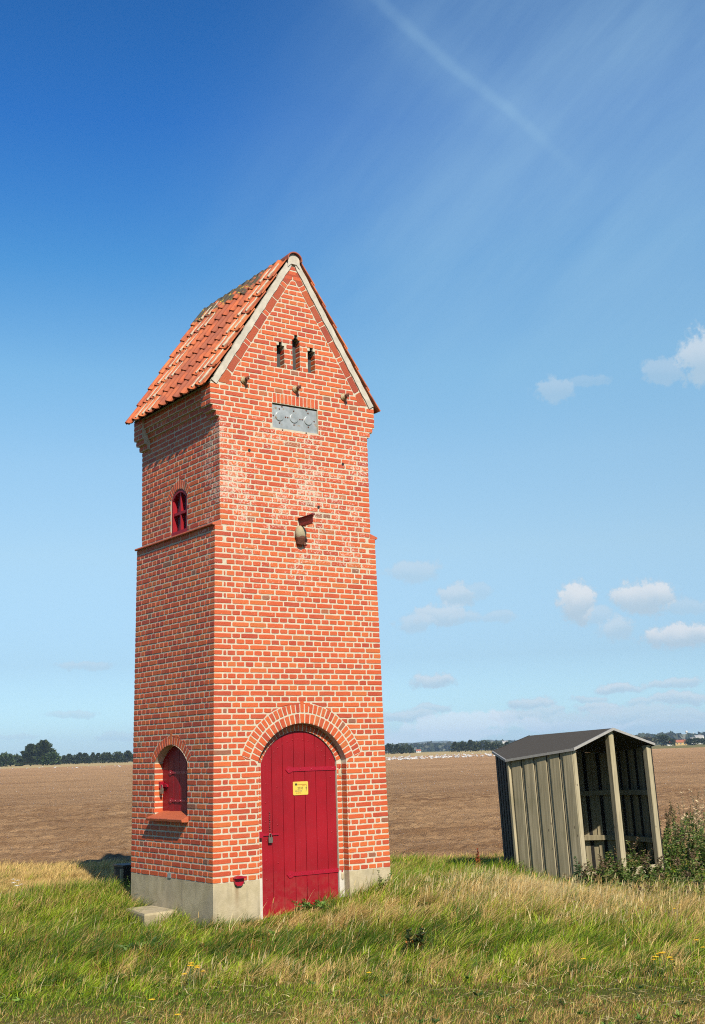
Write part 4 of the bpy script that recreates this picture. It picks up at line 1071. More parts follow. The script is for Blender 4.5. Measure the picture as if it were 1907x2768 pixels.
def zones(s, q, x, y):
    """(straw share, pale share, brown share, height, dark-green share, lean) of the sward, s m along the view and q sideways"""
    n1 = vnoise(x, y, .9, 11); n2 = vnoise(x, y, 2.4, 12); n3 = vnoise(x, y, .4, 13)
    straw = .03 + .26 * (1 - sst(s, 9.4, 10.4)) + .20 * sst(n2, .50, .8) * sst(n3, .3, .7)
    straw = straw + .45 * gauss(q, s, -.08, 11.25, .07, .5) + .30 * gauss(q, s, .03, 10.9, .10, .6)
    straw = straw + .60 * gauss(q, s, -.05, 13.75, .07, .35) + .45 * gauss(q, s, .05, 14.3, .07, .7) + .75 * gauss(q, s, .12, 15.6, .06, 1.2) + .6 * gauss(q, s, .18, 14.6, .06, .9) + .35 * gauss(q, s, .27, 13.6, .06, 1.6)
    straw = straw - .5 * gauss(q, s, .12, 17.6, .06, .9) - .3 * gauss(q, s, -.12, 12.6, .14, .9) - .3 * gauss(q, s, -.25, 13.0, .1, 1.0) - .3 * gauss(q, s, .10, 12.4, .12, .8)
    back = sst(s, 17.2, 18.6) * (1 - sst(q, -.12, -.06)); straw = straw * (1 - back) + .88 * back
    straw = straw + .18 * gauss(q, s, -.26, 15.5, .1, 1.4)
    hgt = .035 + .075 * sst(s, 10.2, 12.0) + .025 * n1
    hgt = hgt + .065 * gauss(q, s, .13, 15.3, .07, 1.3) + .05 * gauss(q, s, .24, 14.4, .08, 2.0) + .04 * gauss(q, s, -.25, 16.5, .09, 1.2)
    hgt = hgt + .13 * gauss(q, s, .10, 17.8, .07, 1.1)
    hgt = hgt * (.5 + 1.0 * n2) * (1 - .6 * gauss(q, s, .17, 16.6, .065, 1.3))
    hgt = np.where((s > 12.6) & (s < 14.6) & (q < -.02) & (q > -.22), hgt * .75, hgt) * (1 - .25 * sst(s, 18.0, 20))
    dark = .18 + .75 * gauss(q, s, -.10, 12.5, .16, .7) + .3 * gauss(q, s, -.24, 13.3, .1, 1.0) + .35 * gauss(q, s, .02, 12.4, .08, .5)
    brown = .08 + .15 * sst(n3, .5, .8) + .15 * gauss(q, s, .27, 14, .08, 3) + .16 * (1 - sst(s, 9.4, 10.4))
    pale = gauss(q, s, .13, 15.6, .09, 1.8) + .5 * gauss(q, s, .2, 15.2, .06, 1.3) + .6 * gauss(q, s, -.03, 13.3, .08, .5)
    lean = .75 + .8 * gauss(q, s, .03, 13.4, .12, .9) + .5 * gauss(q, s, .2, 14.5, .1, 1.5)
    return np.clip(straw, 0, .95), np.clip(pale, 0, 1), np.clip(brown, 0, .6), hgt, np.clip(dark, 0, 1), lean
# verge of rough turf round the tower
S_, T_ = np.meshgrid(np.arange(-3, 28.1, .16), np.arange(-14, 15.1, .16), indexing='ij')
X_ = C0[0] + HD[0] * S_ + HR[0] * T_; Y_ = C0[1] + HD[1] * S_ + HR[1] * T_; Z_ = ground_h(X_, Y_)
Z_ = np.where(fieldk(X_, Y_) > FE + .25, -.75, Z_)
ni, nj = S_.shape; idx = np.arange(ni * nj).reshape(ni, nj)
Fq = np.stack([idx[:-1, :-1], idx[1:, :-1], idx[1:, 1:], idx[:-1, 1:]], -1).reshape(-1, 4)
SS_ = np.maximum(S_, 1.0).ravel(); stt, pl_, br_, hg_, dk_, ln_ = zones(SS_, T_.ravel() / SS_, X_.ravel(), Y_.ravel())
stt = np.maximum(stt, sst(fieldk(X_, Y_).ravel(), FE - 1.6, FE - .6) * np.where(T_.ravel() / SS_ < -.1, 1, .7))[:, None]; dk_ = dk_[:, None]
tcol = np.array([.09, .13, .016]) * (1 - .45 * dk_) * (1 - stt) + np.array([.40, .27, .10]) * stt
tag(np_mesh('turf', np.stack([X_, Y_, Z_], -1).reshape(-1, 3), Fq, M_THATCH, smooth=True, col=tcol), kind='structure')
def sward(n, smin, smax, qmax, wmin=.0035, wmax=.0065, hs_=1.0, clump=True):
    u = RNG.random(n); s = (smin ** 1.35 + u * (smax ** 1.35 - smin ** 1.35)) ** (1 / 1.35); q = (RNG.random(n) * 2 - 1) * qmax
    t = q * s
    if clump:
        k = RNG.integers(0, n // 14, n); cs = RNG.random(n // 14); cq = RNG.random(n // 14)
        cS = (smin ** 1.35 + cs * (smax ** 1.35 - smin ** 1.35)) ** (1 / 1.35); cT = (cq * 2 - 1) * qmax * cS
        use = RNG.random(n) < .6; s = np.where(use, cS[k] + RNG.normal(0, .035, n), s); t = np.where(use, cT[k] + RNG.normal(0, .035, n), t); q = t / s
    x = C0[0] + HD[0] * s + HR[0] * t; y = C0[1] + HD[1] * s + HR[1] * t
    fk = fieldk(x, y); keep = (~in_things(x, y)) & (fk < FE + .1 + .7 * RNG.random(n) * vnoise(x, y, 1.5, 21))
    fade = sst(fk, FE - .6, FE + .4); keep &= RNG.random(n) > fade * .75
    x, y, s, q, fk = x[keep], y[keep], s[keep], q[keep], fk[keep]; n = len(x)
    straw, pale, brown, hgt, dark, lean = zones(s, q, x, y)
    straw = np.maximum(straw, sst(fk, FE - 1.4, FE - .3) * np.where(q < -.1, .95, .55))
    r = RNG.random(n); isS = r < straw; isB = (~isS) & (RNG.random(n) < brown)
    gmix = np.clip(RNG.normal(.45, .28, n) + (vnoise(x, y, 1.3, 22) - .5) * .9 + (vnoise(x, y, 3.3, 23) - .5) * .6, 0, 1)[:, None]
    gcol = GREEN * (1 - gmix) + LIME * gmix; gcol = np.where((RNG.random(n) < dark)[:, None], DARKG * .8 + gcol * .2, gcol)
    gcol = np.where((RNG.random(n) < .10)[:, None], OLIVE, gcol)
    scol = np.where((RNG.random(n) < pale)[:, None], PALE, STRAW) * (1 - .45 * RNG.random((n, 1)) ** 1.5) * (1 + .15 * sst(s, 17.5, 19) * (q < -.1))[:, None]
    col = np.where(isS[:, None], scol, np.where(isB[:, None], BROWN * (1 + .6 * RNG.random((n, 1))), gcol)) * (.65 + .6 * RNG.random((n, 1)))
    h = hgt * (.35 + 1.1 * RNG.random(n) ** 1.3) * np.where(isS, 1.25, 1.0) * hs_
    w = (wmin + (wmax - wmin) * RNG.random(n)) * np.where(isS, .75, 1.0) * (1 + .04 * np.maximum(s - 9, 0))
    ld = WIND + RNG.normal(0, 1.0, n); ln = h * np.abs(lean * RNG.normal(.8, .5, n))
    return blades(x, y, ground_h(x, y) - .01, h, w, ln, ld, col)
A_ = sward(540000, 7.2, 21.5, .56, .003, .0055); B_ = sward(240000, 15.5, 25.5, .56, .004, .007)
V, F, C_ = np.concatenate([A_[0], B_[0]]), np.concatenate([A_[1], B_[1] + len(A_[0])]), np.concatenate([A_[2], B_[2]])
tag(np_mesh('grass', V, F, M_BLADE, col=C_), 'rough green and yellow grass covering the ground around the tower', 'grass', kind='stuff')
def tufts(n, m_, smin, smax):
    """coarse tussocks: many long blades from one root, combed over by the wind"""
    s = RNG.uniform(smin, smax, n); q = RNG.uniform(-.52, .52, n); t = s * q; x = C0[0] + HD[0] * s + HR[0] * t; y = C0[1] + HD[1] * s + HR[1] * t
    k = (~in_things(x, y)) & (fieldk(x, y) < FE); x, y, s, q = x[k], y[k], s[k], q[k]; n = len(x)
    straw, pale, brown, hgt, dark, lean = zones(s, q, x, y); ty = RNG.random(n); base = np.where((ty < straw)[:, None], STRAW * .9, np.where((ty < straw + (1 - straw) * .45 * (1 - dark))[:, None], LIME, np.where((ty < straw + (1 - straw) * (.85 - .6 * dark))[:, None], GREEN * .9, DARKG)))
    X = np.repeat(x, m_) + RNG.normal(0, .035, n * m_); Y = np.repeat(y, m_) + RNG.normal(0, .035, n * m_); k = ~in_things(X, Y)
    H = (np.repeat(hgt * 1.3 + .05, m_)) * RNG.uniform(.5, 1.15, n * m_); wd = np.repeat(WIND + RNG.normal(0, .5, n), m_) + RNG.normal(0, .75, n * m_); ln = H * np.abs(RNG.normal(.95, .4, n * m_))
    C2 = np.repeat(base, m_, 0) * RNG.uniform(.6, 1.2, (n * m_, 1)); mixs = RNG.random(n * m_) < .12; C2 = np.where(mixs[:, None], STRAW * .8, C2)
    return blades(X[k], Y[k], ground_h(X[k], Y[k]) - .01, H[k], RNG.uniform(.004, .0075, k.sum()), ln[k], wd[k], C2[k])
def tall(n):
    """bleached standing stems with seed heads"""
    m_ = n * 3; s = RNG.uniform(10.2, 21, m_); q = RNG.uniform(-.34, .34, m_); t = s * q
    p = .02 + .9 * gauss(q, s, .13, 15.7, .08, 1.6) + .55 * gauss(q, s, .2, 14.6, .08, 1.3) + .4 * gauss(q, s, -.25, 17.3, .07, .8) + .3 * gauss(q, s, -.08, 11.3, .07, .45) + .2 * gauss(q, s, .03, 11.1, .1, .5) + .35 * gauss(q, s, .27, 15, .06, 3) + .3 * gauss(q, s, .08, 18.2, .05, .6)
    x = C0[0] + HD[0] * s + HR[0] * t; y = C0[1] + HD[1] * s + HR[1] * t
    k = (RNG.random(m_) < p) & (~in_things(x, y)) & (fieldk(x, y) < FE + .1); x, y, s, q = x[k][:n], y[k][:n], s[k][:n], q[k][:n]; n = len(x)
    h = RNG.uniform(.10, .33, n) * np.where(s < 12.5, .6, 1.0) * np.where(s > 15.6, .6, 1.0); col = np.where((RNG.random(n) < .5)[:, None], PALE, STRAW) * (.55 + .5 * RNG.random((n, 1)))
    ld = WIND + RNG.normal(0, .7, n); ln = h * np.abs(RNG.normal(.42, .22, n))
    A = blades(x, y, ground_h(x, y), h, np.full(n, .0045) * (1 + .03 * (s - 9)), ln, ld, col)
    # seed heads: short wide blades at the tips
    tipx = x + np.cos(ld) * ln; tipy = y + np.sin(ld) * ln; tz = ground_h(x, y) + h * (1 - .2 * np.minimum(ln / h, 1.6)) - .035
    sel = RNG.random(n) < .6
    B = blades(tipx[sel] - np.cos(ld[sel]) * .01, tipy[sel] - np.sin(ld[sel]) * .01, tz[sel], np.full(sel.sum(), .07), np.full(sel.sum(), .010), np.full(sel.sum(), .02), ld[sel], col[sel] * .85)
    return np.concatenate([A[0], B[0]]), np.concatenate([A[1], B[1] + len(A[0])]), np.concatenate([A[2], B[2]])
V, F, C_ = tufts(3800, 42, 10.6, 21)
tag(np_mesh('tussocks', V, F, M_BLADE, col=C_), 'coarse wind-combed tussocks standing out of the shorter grass', 'grass', kind='stuff')
V, F, C_ = tall(10000)
tag(np_mesh('dry_grass', V, F, M_BLADE, col=C_), 'tall bleached grass stems leaning in the wind between tower and shed', 'dry grass', kind='stuff')
# bits of dead straw, and rosettes of broad leaves, low in the short grass near the viewer
m_ = 5200; s = RNG.uniform(8.2, 14.5, m_); q = RNG.uniform(-.36, .36, m_); x = C0[0] + HD[0] * s + HR[0] * q * s; y = C0[1] + HD[1] * s + HR[1] * q * s
k = (~in_things(x, y)) & (RNG.random(m_) < .25 + .75 * sst(vnoise(x, y, 1.1, 33), .35, .7)) & (RNG.random(m_) < 1.15 - .7 * sst(s, 10.5, 12)); x, y = x[k], y[k]; n = len(x)
V, F, C_ = blades(x, y, ground_h(x, y) + RNG.uniform(.02, .07, n), RNG.uniform(.0, .035, n), RNG.uniform(.004, .009, n), RNG.uniform(.06, .22, n), RNG.random(n) * 6.28, np.where((RNG.random(n) < .3)[:, None], BROWN, PALE) * (.6 + .5 * RNG.random((n, 1))))
tag(np_mesh('dead_stalks', V, F, M_BLADE, col=C_), 'dead pale stalks lying in the short foreground grass', 'straw', kind='stuff')
# loose straw and clods on the field edge
m_ = 2600; s = RNG.uniform(17.5, 26, m_); q = RNG.uniform(-.36, .36, m_); x = C0[0] + HD[0] * s + HR[0] * q * s; y = C0[1] + HD[1] * s + HR[1] * q * s
fk = fieldk(x, y); k = (fk > FE - .3) & (RNG.random(m_) < np.exp(-(fk - FE) / 1.2) * sst(vnoise(x, y, 1.2, 31), .25, .6) * 1.4); x, y = x[k], y[k]; n = len(x)
V, F, C_ = blades(x, y, np.full(n, -.565), RNG.uniform(.02, .07, n), np.full(n, .012), RNG.uniform(.05, .2, n), RNG.random(n) * 6.28, STRAW * (.7 + .5 * RNG.random((n, 1))))
tag(np_mesh('loose_straw', V, F, M_BLADE, col=C_), 'scattered straw lying along the edge of the ploughed field', 'straw', kind='stuff')

def leaves(P, D_, L, Wd, col):
    """leaf shapes: folded diamonds at points P pointing along D_"""
    n = len(P); D_ = D_ / np.linalg.norm(D_, axis=1)[:, None]; rnd_ = RNG.normal(size=(n, 3)); S = np.cross(D_, rnd_); S /= np.linalg.norm(S, axis=1)[:, None]; N = np.cross(S, D_)
    L = L[:, None]; Wd = Wd[:, None]
    V = np.stack([P, P + D_ * L * .45 + S * Wd * .5 + N * Wd * .15, P + D_ * L - N * L * .12, P + D_ * L * .45 - S * Wd * .5 + N * Wd * .15], 1)
    b = (np.arange(n) * 4)[:, None, None]; F = (b + np.array([[0, 1, 2], [0, 2, 3]])[None]).reshape(-1, 3)
    return V.reshape(-1, 3), F, np.repeat(col, 4, 0)
def join(parts):
    V = []; F = []; C_ = []; b = 0
    for v_, f_, c_ in parts: V.append(v_); F.append(f_ + b); C_.append(c_); b += len(v_)
    return np.concatenate(V), np.concatenate(F), np.concatenate(C_)
def weed(h, nst, spread, ll, lw, cols, seed, dens=60, lean=.1, top=None):
    """upright leafy weed: stems with leaves all the way up; returns (stem arrays, leaf arrays)"""
    rg_ = np.random.default_rng(seed); ST = []; LF = []
    for i in range(nst):
        bx_, by_ = rg_.normal(0, spread * .35, 2); hh = h * rg_.uniform(.55, 1.0); a = rg_.uniform(0, 6.28); lx_, ly_ = math.cos(a) * spread * .6 + lean * h * HR[0], math.sin(a) * spread * .6 + lean * h * HR[1]
        n = 9; pts = np.array([[bx_ + lx_ * (j / n) ** 1.4, by_ + ly_ * (j / n) ** 1.4, hh * j / n] for j in range(n + 1)]); r_ = .004 + .004 * hh
        ang = np.array([0, 2.094, 4.189]); ring = np.stack([np.cos(ang), np.sin(ang), 0 * ang], 1)
        V = (pts[:, None, :] + ring[None] * (r_ * (1 - .7 * np.arange(n + 1) / n))[:, None, None]).reshape(-1, 3); F = []
        for j in range(n):
            for k in range(3): a_, b_ = j * 3 + k, j * 3 + (k + 1) % 3; F += [(a_, b_, b_ + 3), (a_, b_ + 3, a_ + 3)]
        ST.append((V, np.array(F), np.tile(np.array(cols[0]) * .8, (len(V), 1))))
        m_ = int(dens * hh / max(h, .01)); t = rg_.uniform(.08, 1, m_); ii = t * n; i0 = np.minimum(ii.astype(int), n - 1); P = pts[i0] + (pts[i0 + 1] - pts[i0]) * (ii - i0)[:, None]
        az = rg_.uniform(0, 6.28, m_); D_ = np.stack([np.cos(az), np.sin(az), rg_.uniform(-.2, .9, m_)], 1); sc = (1.15 - .75 * t) * rg_.uniform(.6, 1.2, m_)
        cc = np.array(cols)[rg_.integers(0, len(cols), m_)] * rg_.uniform(.7, 1.25, (m_, 1))
        if top is not None: cc = np.where((t > .72)[:, None], np.array(top) * rg_.uniform(.7, 1.2, (m_, 1)), cc)
        LF.append(leaves(P, D_, ll * sc, lw * sc, cc))
    return join(ST), join(LF)
P_ = []; D2 = []; L2 = []; W2 = []; K2 = []
for i in range(170):
    s = RNG.uniform(8.4, 15.5); q = RNG.uniform(-.34, .34); x = C0[0] + HD[0] * s + HR[0] * q * s; y = C0[1] + HD[1] * s + HR[1] * q * s
    if in_things(np.array([x]), np.array([y]))[0]: continue
    z = float(ground_h(x, y)) + RNG.uniform(.01, .05); big = RNG.uniform(.03, .065); kc = [np.array([.07, .15, .02]), np.array([.16, .26, .04]), np.array([.05, .10, .02]), np.array([.30, .16, .06])][RNG.choice(4, p=[.4, .3, .22, .08])]
    for j in range(RNG.integers(5, 12)):
        a = RNG.uniform(0, 6.28); P_.append((x, y, z)); D2.append((math.cos(a), math.sin(a), RNG.uniform(.15, .9))); L2.append(big * RNG.uniform(.6, 1.3)); W2.append(big * RNG.uniform(.25, .45)); K2.append(kc * RNG.uniform(.7, 1.3))
V, F, C_ = leaves(np.array(P_), np.array(D2), np.array(L2), np.array(W2), np.array(K2))
tag(np_mesh('broadleaf_weeds', V, F, M_LEAF, col=C_), 'small broad-leaved weeds scattered through the foreground grass', 'weeds', kind='stuff')
def on_ground(px, py, up=0.0):
    z = -.5
    for _ in range(6):
        p = at_z(px, py, z + up); z = float(ground_h(p[0], p[1]))
    return np.array([p[0], p[1], z])
def weed_thing(name, cat, label, loc, **kw):
    grp = kw.pop('group', None); st_, lf = weed(**kw); e = empty(name, tuple(loc), label=label, cat=cat, group=grp)
    np_mesh('stem', *st_[:2], M_LEAF, e, st_[2]); np_mesh('foliage', *lf[:2], M_LEAF, e, lf[2]); return e
WG = [(.08, .15, .02), (.12, .19, .035), (.17, .19, .05), (.06, .11, .02), (.20, .16, .06)]
TH = [(.06, .11, .035), (.09, .14, .06), (.045, .085, .025)]
weed_thing('thistle', 'thistle', 'leafy green thistle growing against the near corner of the wooden shed', on_ground(1562, 2405), h=.52, nst=3, spread=.07, ll=.10, lw=.045, cols=TH, seed=1, dens=70, lean=.02)
weed_thing('dock_stalk', 'weed', 'rusty red dock seed stalk standing left of the shed', on_ground(1293, 2372), h=.46, nst=3, spread=.05, ll=.045, lw=.04, cols=[(.30, .045, .018), (.40, .08, .025), (.22, .04, .015)], seed=2, dens=150, lean=0)
weed_thing('dock_plant', 'weed', 'dark leafy dock plant with orange lower leaves in the grass right of the door', on_ground(1105, 2588), h=.30, nst=3, spread=.09, ll=.10, lw=.05, cols=[(.03, .055, .014), (.04, .065, .018), (.06, .09, .025), (.03, .05, .015), (.42, .15, .03)], seed=3, dens=55, lean=.15)
weed_thing('dock_plant', 'weed', 'low broad-leaved weed in the dark grass below the concrete block', on_ground(400, 2580), h=.13, nst=9, spread=.30, ll=.14, lw=.06, cols=[(.04, .09, .015), (.10, .19, .03), (.03, .06, .015), (.14, .24, .04)], seed=4, dens=14, lean=.0)
weed_thing('seedling', 'weed', 'thin green weed growing from the foot of the tower wall behind the block', on_ground(372, 2440), h=.42, nst=3, spread=.16, ll=.055, lw=.022, cols=WG, seed=5, dens=38, lean=.05)
weed_thing('seedling', 'weed', 'small reddish weed against the concrete plinth at the tower front corner', on_ground(590, 2508), h=.22, nst=1, spread=.03, ll=.03, lw=.015, cols=[(.14, .09, .05), (.10, .10, .04)], seed=6, dens=34, lean=.05)
weed_thing('seedling', 'weed', 'green weed at the bottom right corner of the tower plinth', on_ground(1043, 2415), h=.36, nst=4, spread=.14, ll=.06, lw=.025, cols=WG, seed=8, dens=40, lean=.05)
weed_thing('seedling', 'weed', 'bright green plant left of the door foot', on_ground(678, 2475), h=.16, nst=5, spread=.07, ll=.09, lw=.03, cols=[(.12, .2, .04), (.08, .15, .03)], seed=9, dens=10, lean=.02)
weed_thing('thistle', 'thistle', 'green thistle at the left end of the shed front wall', on_ground(1416, 2392), h=.26, nst=3, spread=.12, ll=.07, lw=.03, cols=TH, seed=10, dens=34, lean=.0)
weed_thing('seedling', 'weed', 'bright leafy tuft growing in front of the lower right of the door', on_ground(846, 2462), h=.17, nst=14, spread=.32, ll=.11, lw=.032, cols=[(.10, .19, .03), (.15, .25, .045), (.06, .13, .02)], seed=12, dens=12, lean=.1)
# the thicket right of the shed
bigs = [(1622, 2400, .42, 8), (1650, 2398, .46, 8), (1680, 2400, .46, 8), (1712, 2385, .62, 9), (1752, 2372, .66, 8), (1782, 2368, .74, 9), (1808, 2362, .95, 9), (1850, 2355, .85, 9), (1885, 2345, .85, 9), (1600, 2412, .36, 8), (1668, 2420, .34, 8), (1705, 2424, .34, 8), (1765, 2400, .40, 8), (1735, 2408, .3, 8), (1820, 2400, .42, 8), (1872, 2400, .5, 8), (1905, 2380, .7, 8), (1930, 2370, .8, 8), (1845, 2420, .3, 8), (1795, 2425, .28, 8), (1890, 2430, .34, 8), (1860, 2450, .26, 7), (1905, 2465, .3, 8), (1640, 2425, .2, 6), (1750, 2440, .22, 7), (1960, 2400, .6, 8), (1985, 2370, .8, 8), (1870, 2330, 1.05, 6), (1835, 2335, .9, 6)]
parts = []; sparts = []
for i, (px, py, h_, ns) in enumerate(bigs):
    b = on_ground(px, py); st_, lf = weed(h_ * 1.05, ns + 2, .30, .080, .034, WG, 50 + i, 100, .08, top=(.15, .10, .055) if i % 3 == 0 else None)
    parts.append((lf[0] + b, lf[1], lf[2])); sparts.append((st_[0] + b, st_[1], st_[2]))
Vq, Fq, Cq = join(parts + sparts)
tag(np_mesh('weed_thicket', Vq, Fq, M_LEAF, col=Cq), 'tangled thicket of dark green weeds in front and right of the shed opening', 'weeds', kind='stuff')
weed_thing('dry_stalks', 'dry plant', 'tall pale dead stalks rising above the weeds at the right edge', on_ground(1893, 2330), h=1.2, nst=16, spread=.42, ll=.12, lw=.036, cols=[(.66, .50, .30), (.75, .60, .38), (.5, .34, .2)], seed=77, dens=60, lean=.0)
weed_thing('dry_stalks', 'dry plant', 'bent straw coloured stalk between the weeds and the shed post', on_ground(1712, 2345), h=.48, nst=2, spread=.10, ll=.05, lw=.02, cols=[(.62, .52, .36), (.55, .43, .26)], seed=78, dens=10, lean=.0)

ORD = ['first', 'second', 'third', 'fourth', 'fifth', 'sixth', 'seventh', 'eighth', 'ninth', 'tenth', 'eleventh', 'twelfth', 'thirteenth', 'fourteenth', 'fifteenth', 'sixteenth']
# flowers ------------------------------------------------------------
M_PETAL = simple('yellow_petals', (.85, .52, .01), .5, .1, 60, 0); M_WPET = simple('white_petals', (.80, .80, .74), .5, .05, 60, 0); M_STEM = simple('green_stem', (.09, .14, .03), .6, .1, 20, 0)
def flower_proto(name, m_, r=.026, hh=.17):
    e = empty(name); v = MB(); v.tube([(0, 0, 0), (.01, .004, hh * .6), (.02, .0, hh)], [.003, .002, .002], 5); v.build('stem', M_STEM, e)
    v = MB(); n = 11
    for i in range(n):
        a = 2 * math.pi * i / n; b = a + .26; c = a - .26
        v.add([(.02, 0, hh + .004), (.02 + r * .8 * math.cos(c), r * .8 * math.sin(c), hh + .006), (.02 + r * math.cos(a), r * math.sin(a), hh + .003), (.02 + r * .8 * math.cos(b), r * .8 * math.sin(b), hh + .006)], [(0, 1, 2, 3)])
    v.lathe([(r * .4, 0), (r * .35, .006), (r * .1, .009)], (.02, 0, hh + .001), (0, 0, 1), 8); v.build('flower_head', m_, e); return e
def copy_thing(src, loc, rz=0, sc=1.0, **kw):
    o = src.copy(); COL.objects.link(o); o.location = loc; o.rotation_euler = (0, 0, rz); o.scale = (sc,) * 3; tag(o, **kw)
    for ch in src.children:
        c = ch.copy(); COL.objects.link(c); c.parent = o
    return o
def flower_bed(proto, spots, label, group, cat='flower'):
    global _used
    for n_, (px, py) in enumerate(spots):
        b = on_ground(px, py, .17)
        if proto.name not in _used: o = proto; _used.add(proto.name); o.location = tuple(b)
        else: o = copy_thing(proto, tuple(b), random.uniform(0, 6), random.uniform(.85, 1.2))
        tag(o, label.replace('ORD', ORD[n_]), cat, group)
_used = set()
yf = flower_proto('yellow_flower', M_PETAL); wf = flower_proto('white_flower', M_WPET, .035, .22)
bpy.context.view_layer.update()
flower_bed(yf, [(492, 2635), (508, 2623), (517, 2611), (527, 2611), (540, 2612), (553, 2618)], 'ORD yellow flower from the left in the arc of six below the tower front corner', 'yellow flowers below the tower')
flower_bed(yf, [(1766, 2595), (1774, 2591), (1778, 2579), (1788, 2585), (1794, 2581), (1800, 2585), (1806, 2597), (1818, 2586), (1820, 2594)], 'ORD yellow flower from the left in the dense cluster at lower right', 'yellow flowers at lower right')
flower_bed(yf, [(1836, 2444)], 'upper of two yellow flowers below the weed thicket', None); flower_bed(yf, [(1829, 2461)], 'lower of two yellow flowers below the weed thicket', None)
flower_bed(yf, [(1884, 2543), (1895, 2557)], 'ORD yellow flower from the left in the pair at the right edge', 'two yellow flowers at the right edge')
flower_bed(yf, [(1578, 2587)], 'single yellow flower in the green grass below the shed', None)
flower_bed(yf, [(409, 2708)], 'single yellow flower low in the short grass left of centre', None); flower_bed(yf, [(474, 2738)], 'lowest yellow flower near the bottom edge of the photo', None)
flower_bed(yf, [(998, 2626)], 'small yellow flower in the green grass left of the dark dock plant', None)
flower_bed(wf, [(33, 2387), (41, 2404), (45, 2393), (50, 2407), (57, 2396)], 'ORD white flower head from the left in the dry grass at the left edge', 'white flowers at the left edge')

# ------------------------------------------------------------------ concrete block, cabinet
v = MB(); P4 = [(-.351, 1.515), (.0, 1.55), (-.0, .868), (-.445, .813)]; P4 = P4[::-1]
cb = np.mean(P4, 0)
def ringp(sc, z): return [(cb[0] + (p[0] - cb[0]) * sc, cb[1] + (p[1] - cb[1]) * sc, z) for p in P4]
V = []; 
for sc, z in ((1.0, -.75), (1.0, -.365), (.965, -.342)): V += ringp(sc, z)
v.add(V, [(0, 1, 5, 4), (1, 2, 6, 5), (2, 3, 7, 6), (3, 0, 4, 7), (4, 5, 9, 8), (5, 6, 10, 9), (6, 7, 11, 10), (7, 4, 8, 11), (8, 9, 10, 11)])
ob = v.build('concrete_block', M_CONC); tag(ob, 'low square concrete block lying against the left side of the tower', 'block'); ob.location.x = -.028
cabn = empty('utility_cabinet', (.60, 3.45, -.5), 0, label='small dark cabinet mostly hidden behind the back left corner of the tower', cat='cabinet')
v = MB(); v.box(-.19, .25, -.15, .15, -.1, .47); v.build('body', M_DARKSHADE, cabn)
v = MB(); v.box(-.205, .265, -.165, .165, .47, .495); v.build('lid', simple('dark_lid', (.05, .045, .04), .6, .2, 30, .001), cabn)
v = MB(); v.box(-.235, -.20, -.17, -.135, -.1, .45); v.build('post', M_WOOD, cabn)

# ------------------------------------------------------------------ open wooden shed
q_ = dict(mx=6.2, my=-.2746, mz=1.617, phi=1.445, a=.7272, sl=.339, b=1.0034, d1=1.2591, c=.5874, d2=2.1942, e=2.02, wx=-.0228, wy=.0266, zf=2.0806)
shed = empty('open_shed', label='open fronted weathered board shed with low dark felt roof, standing in the weeds', cat='shed')
Rl = Matrix.Rotation(q_['phi'], 4, 'Z') @ Matrix.Rotation(q_['wy'], 4, 'Y') @ Matrix.Rotation(q_['wx'], 4, 'X')
shed.matrix_world = Matrix.Translation((q_['mx'], q_['my'], q_['mz'])) @ Rl @ Matrix.Translation((0, 0, -q_['zf']))
ZF = q_['zf']; SL = q_['sl']
def rz_(y): return ZF - SL * abs(y)
o_ = .065
PA, PBp, PC = (o_, q_['a'] - .035), (q_['d1'] + .01, q_['b'] - .075), (q_['d2'] - .07, q_['c'] - .03)
def boards(p0, p1, m_out, nm, lay=(.165, .235), depth=.0):
    """board-on-board wall from p0 to p1; outwards is to the left of the direction p0 -> p1"""
    p0, p1 = np.array(p0), np.array(p1); L = np.linalg.norm(p1 - p0); d = (p1 - p0) / L; nrm = np.array([-d[1], d[0]])
    mb = MB(); n = max(1, round(L / lay[1])); pit = L / n
    def slab(s0, s1, o0, o1, mi=0):
        a, b = p0 + d * s0, p0 + d * s1; P_ = []
        for (pp, oo) in ((a, o0), (b, o0), (b, o1), (a, o1)): P_.append(pp + nrm * oo)
        jz = random.uniform(-.01, .0)
        V = [(x, y, -.25) for x, y in P_] + [(x, y, rz_(y) - .035 + jz) for x, y in P_]
        mb.add(V, [(3, 2, 1, 0), (4, 5, 6, 7), (0, 1, 5, 4), (1, 2, 6, 5), (2, 3, 7, 6), (3, 0, 4, 7)], mi)
    for i in range(n):
        s0 = i * pit; w_ = pit * lay[0] / lay[1]
        slab(s0 + .004 + random.uniform(-.002, .002), s0 + w_ + random.uniform(-.002, .002), .0135, .030)      # outer board
        slab(s0 + w_ - .025, min(s0 + pit - .011, L), .0, .013)                                                # under board
        slab(s0 + pit - .010, min(s0 + pit + .045, L + .01), .0, .011, 1)                             # near-black strip, shade of the board gap put into its colour
    return mb.build(nm, [m_out, M_VOID], shed)
boards(PBp, PA, M_WOOD, 'side_wall') if False else boards(PA, PBp, M_WOOD, 'side_wall')
boards(PBp, PC, M_DARKSHADE, 'rear_side_wall', (.14, .195)); boards(PC, (q_['d2'] - .14, 0), M_WOOD, 'back_wall', (.165, .235)); boards((q_['d2'] - .14, -0.0), (PC[0], -PC[1]), M_WOOD, 'back_wall', (.165, .235))
boards((PC[0], -PC[1]), (PBp[0], -PBp[1]), M_WOOD, 'rear_side_wall', (.165, .235)); boards((PBp[0], -PBp[1]), (PA[0], -PA[1]), M_WOOD, 'side_wall', (.165, .235))
def part(nm, m_, f):
    v = MB(); f(v); return v.build(nm, m_, shed)
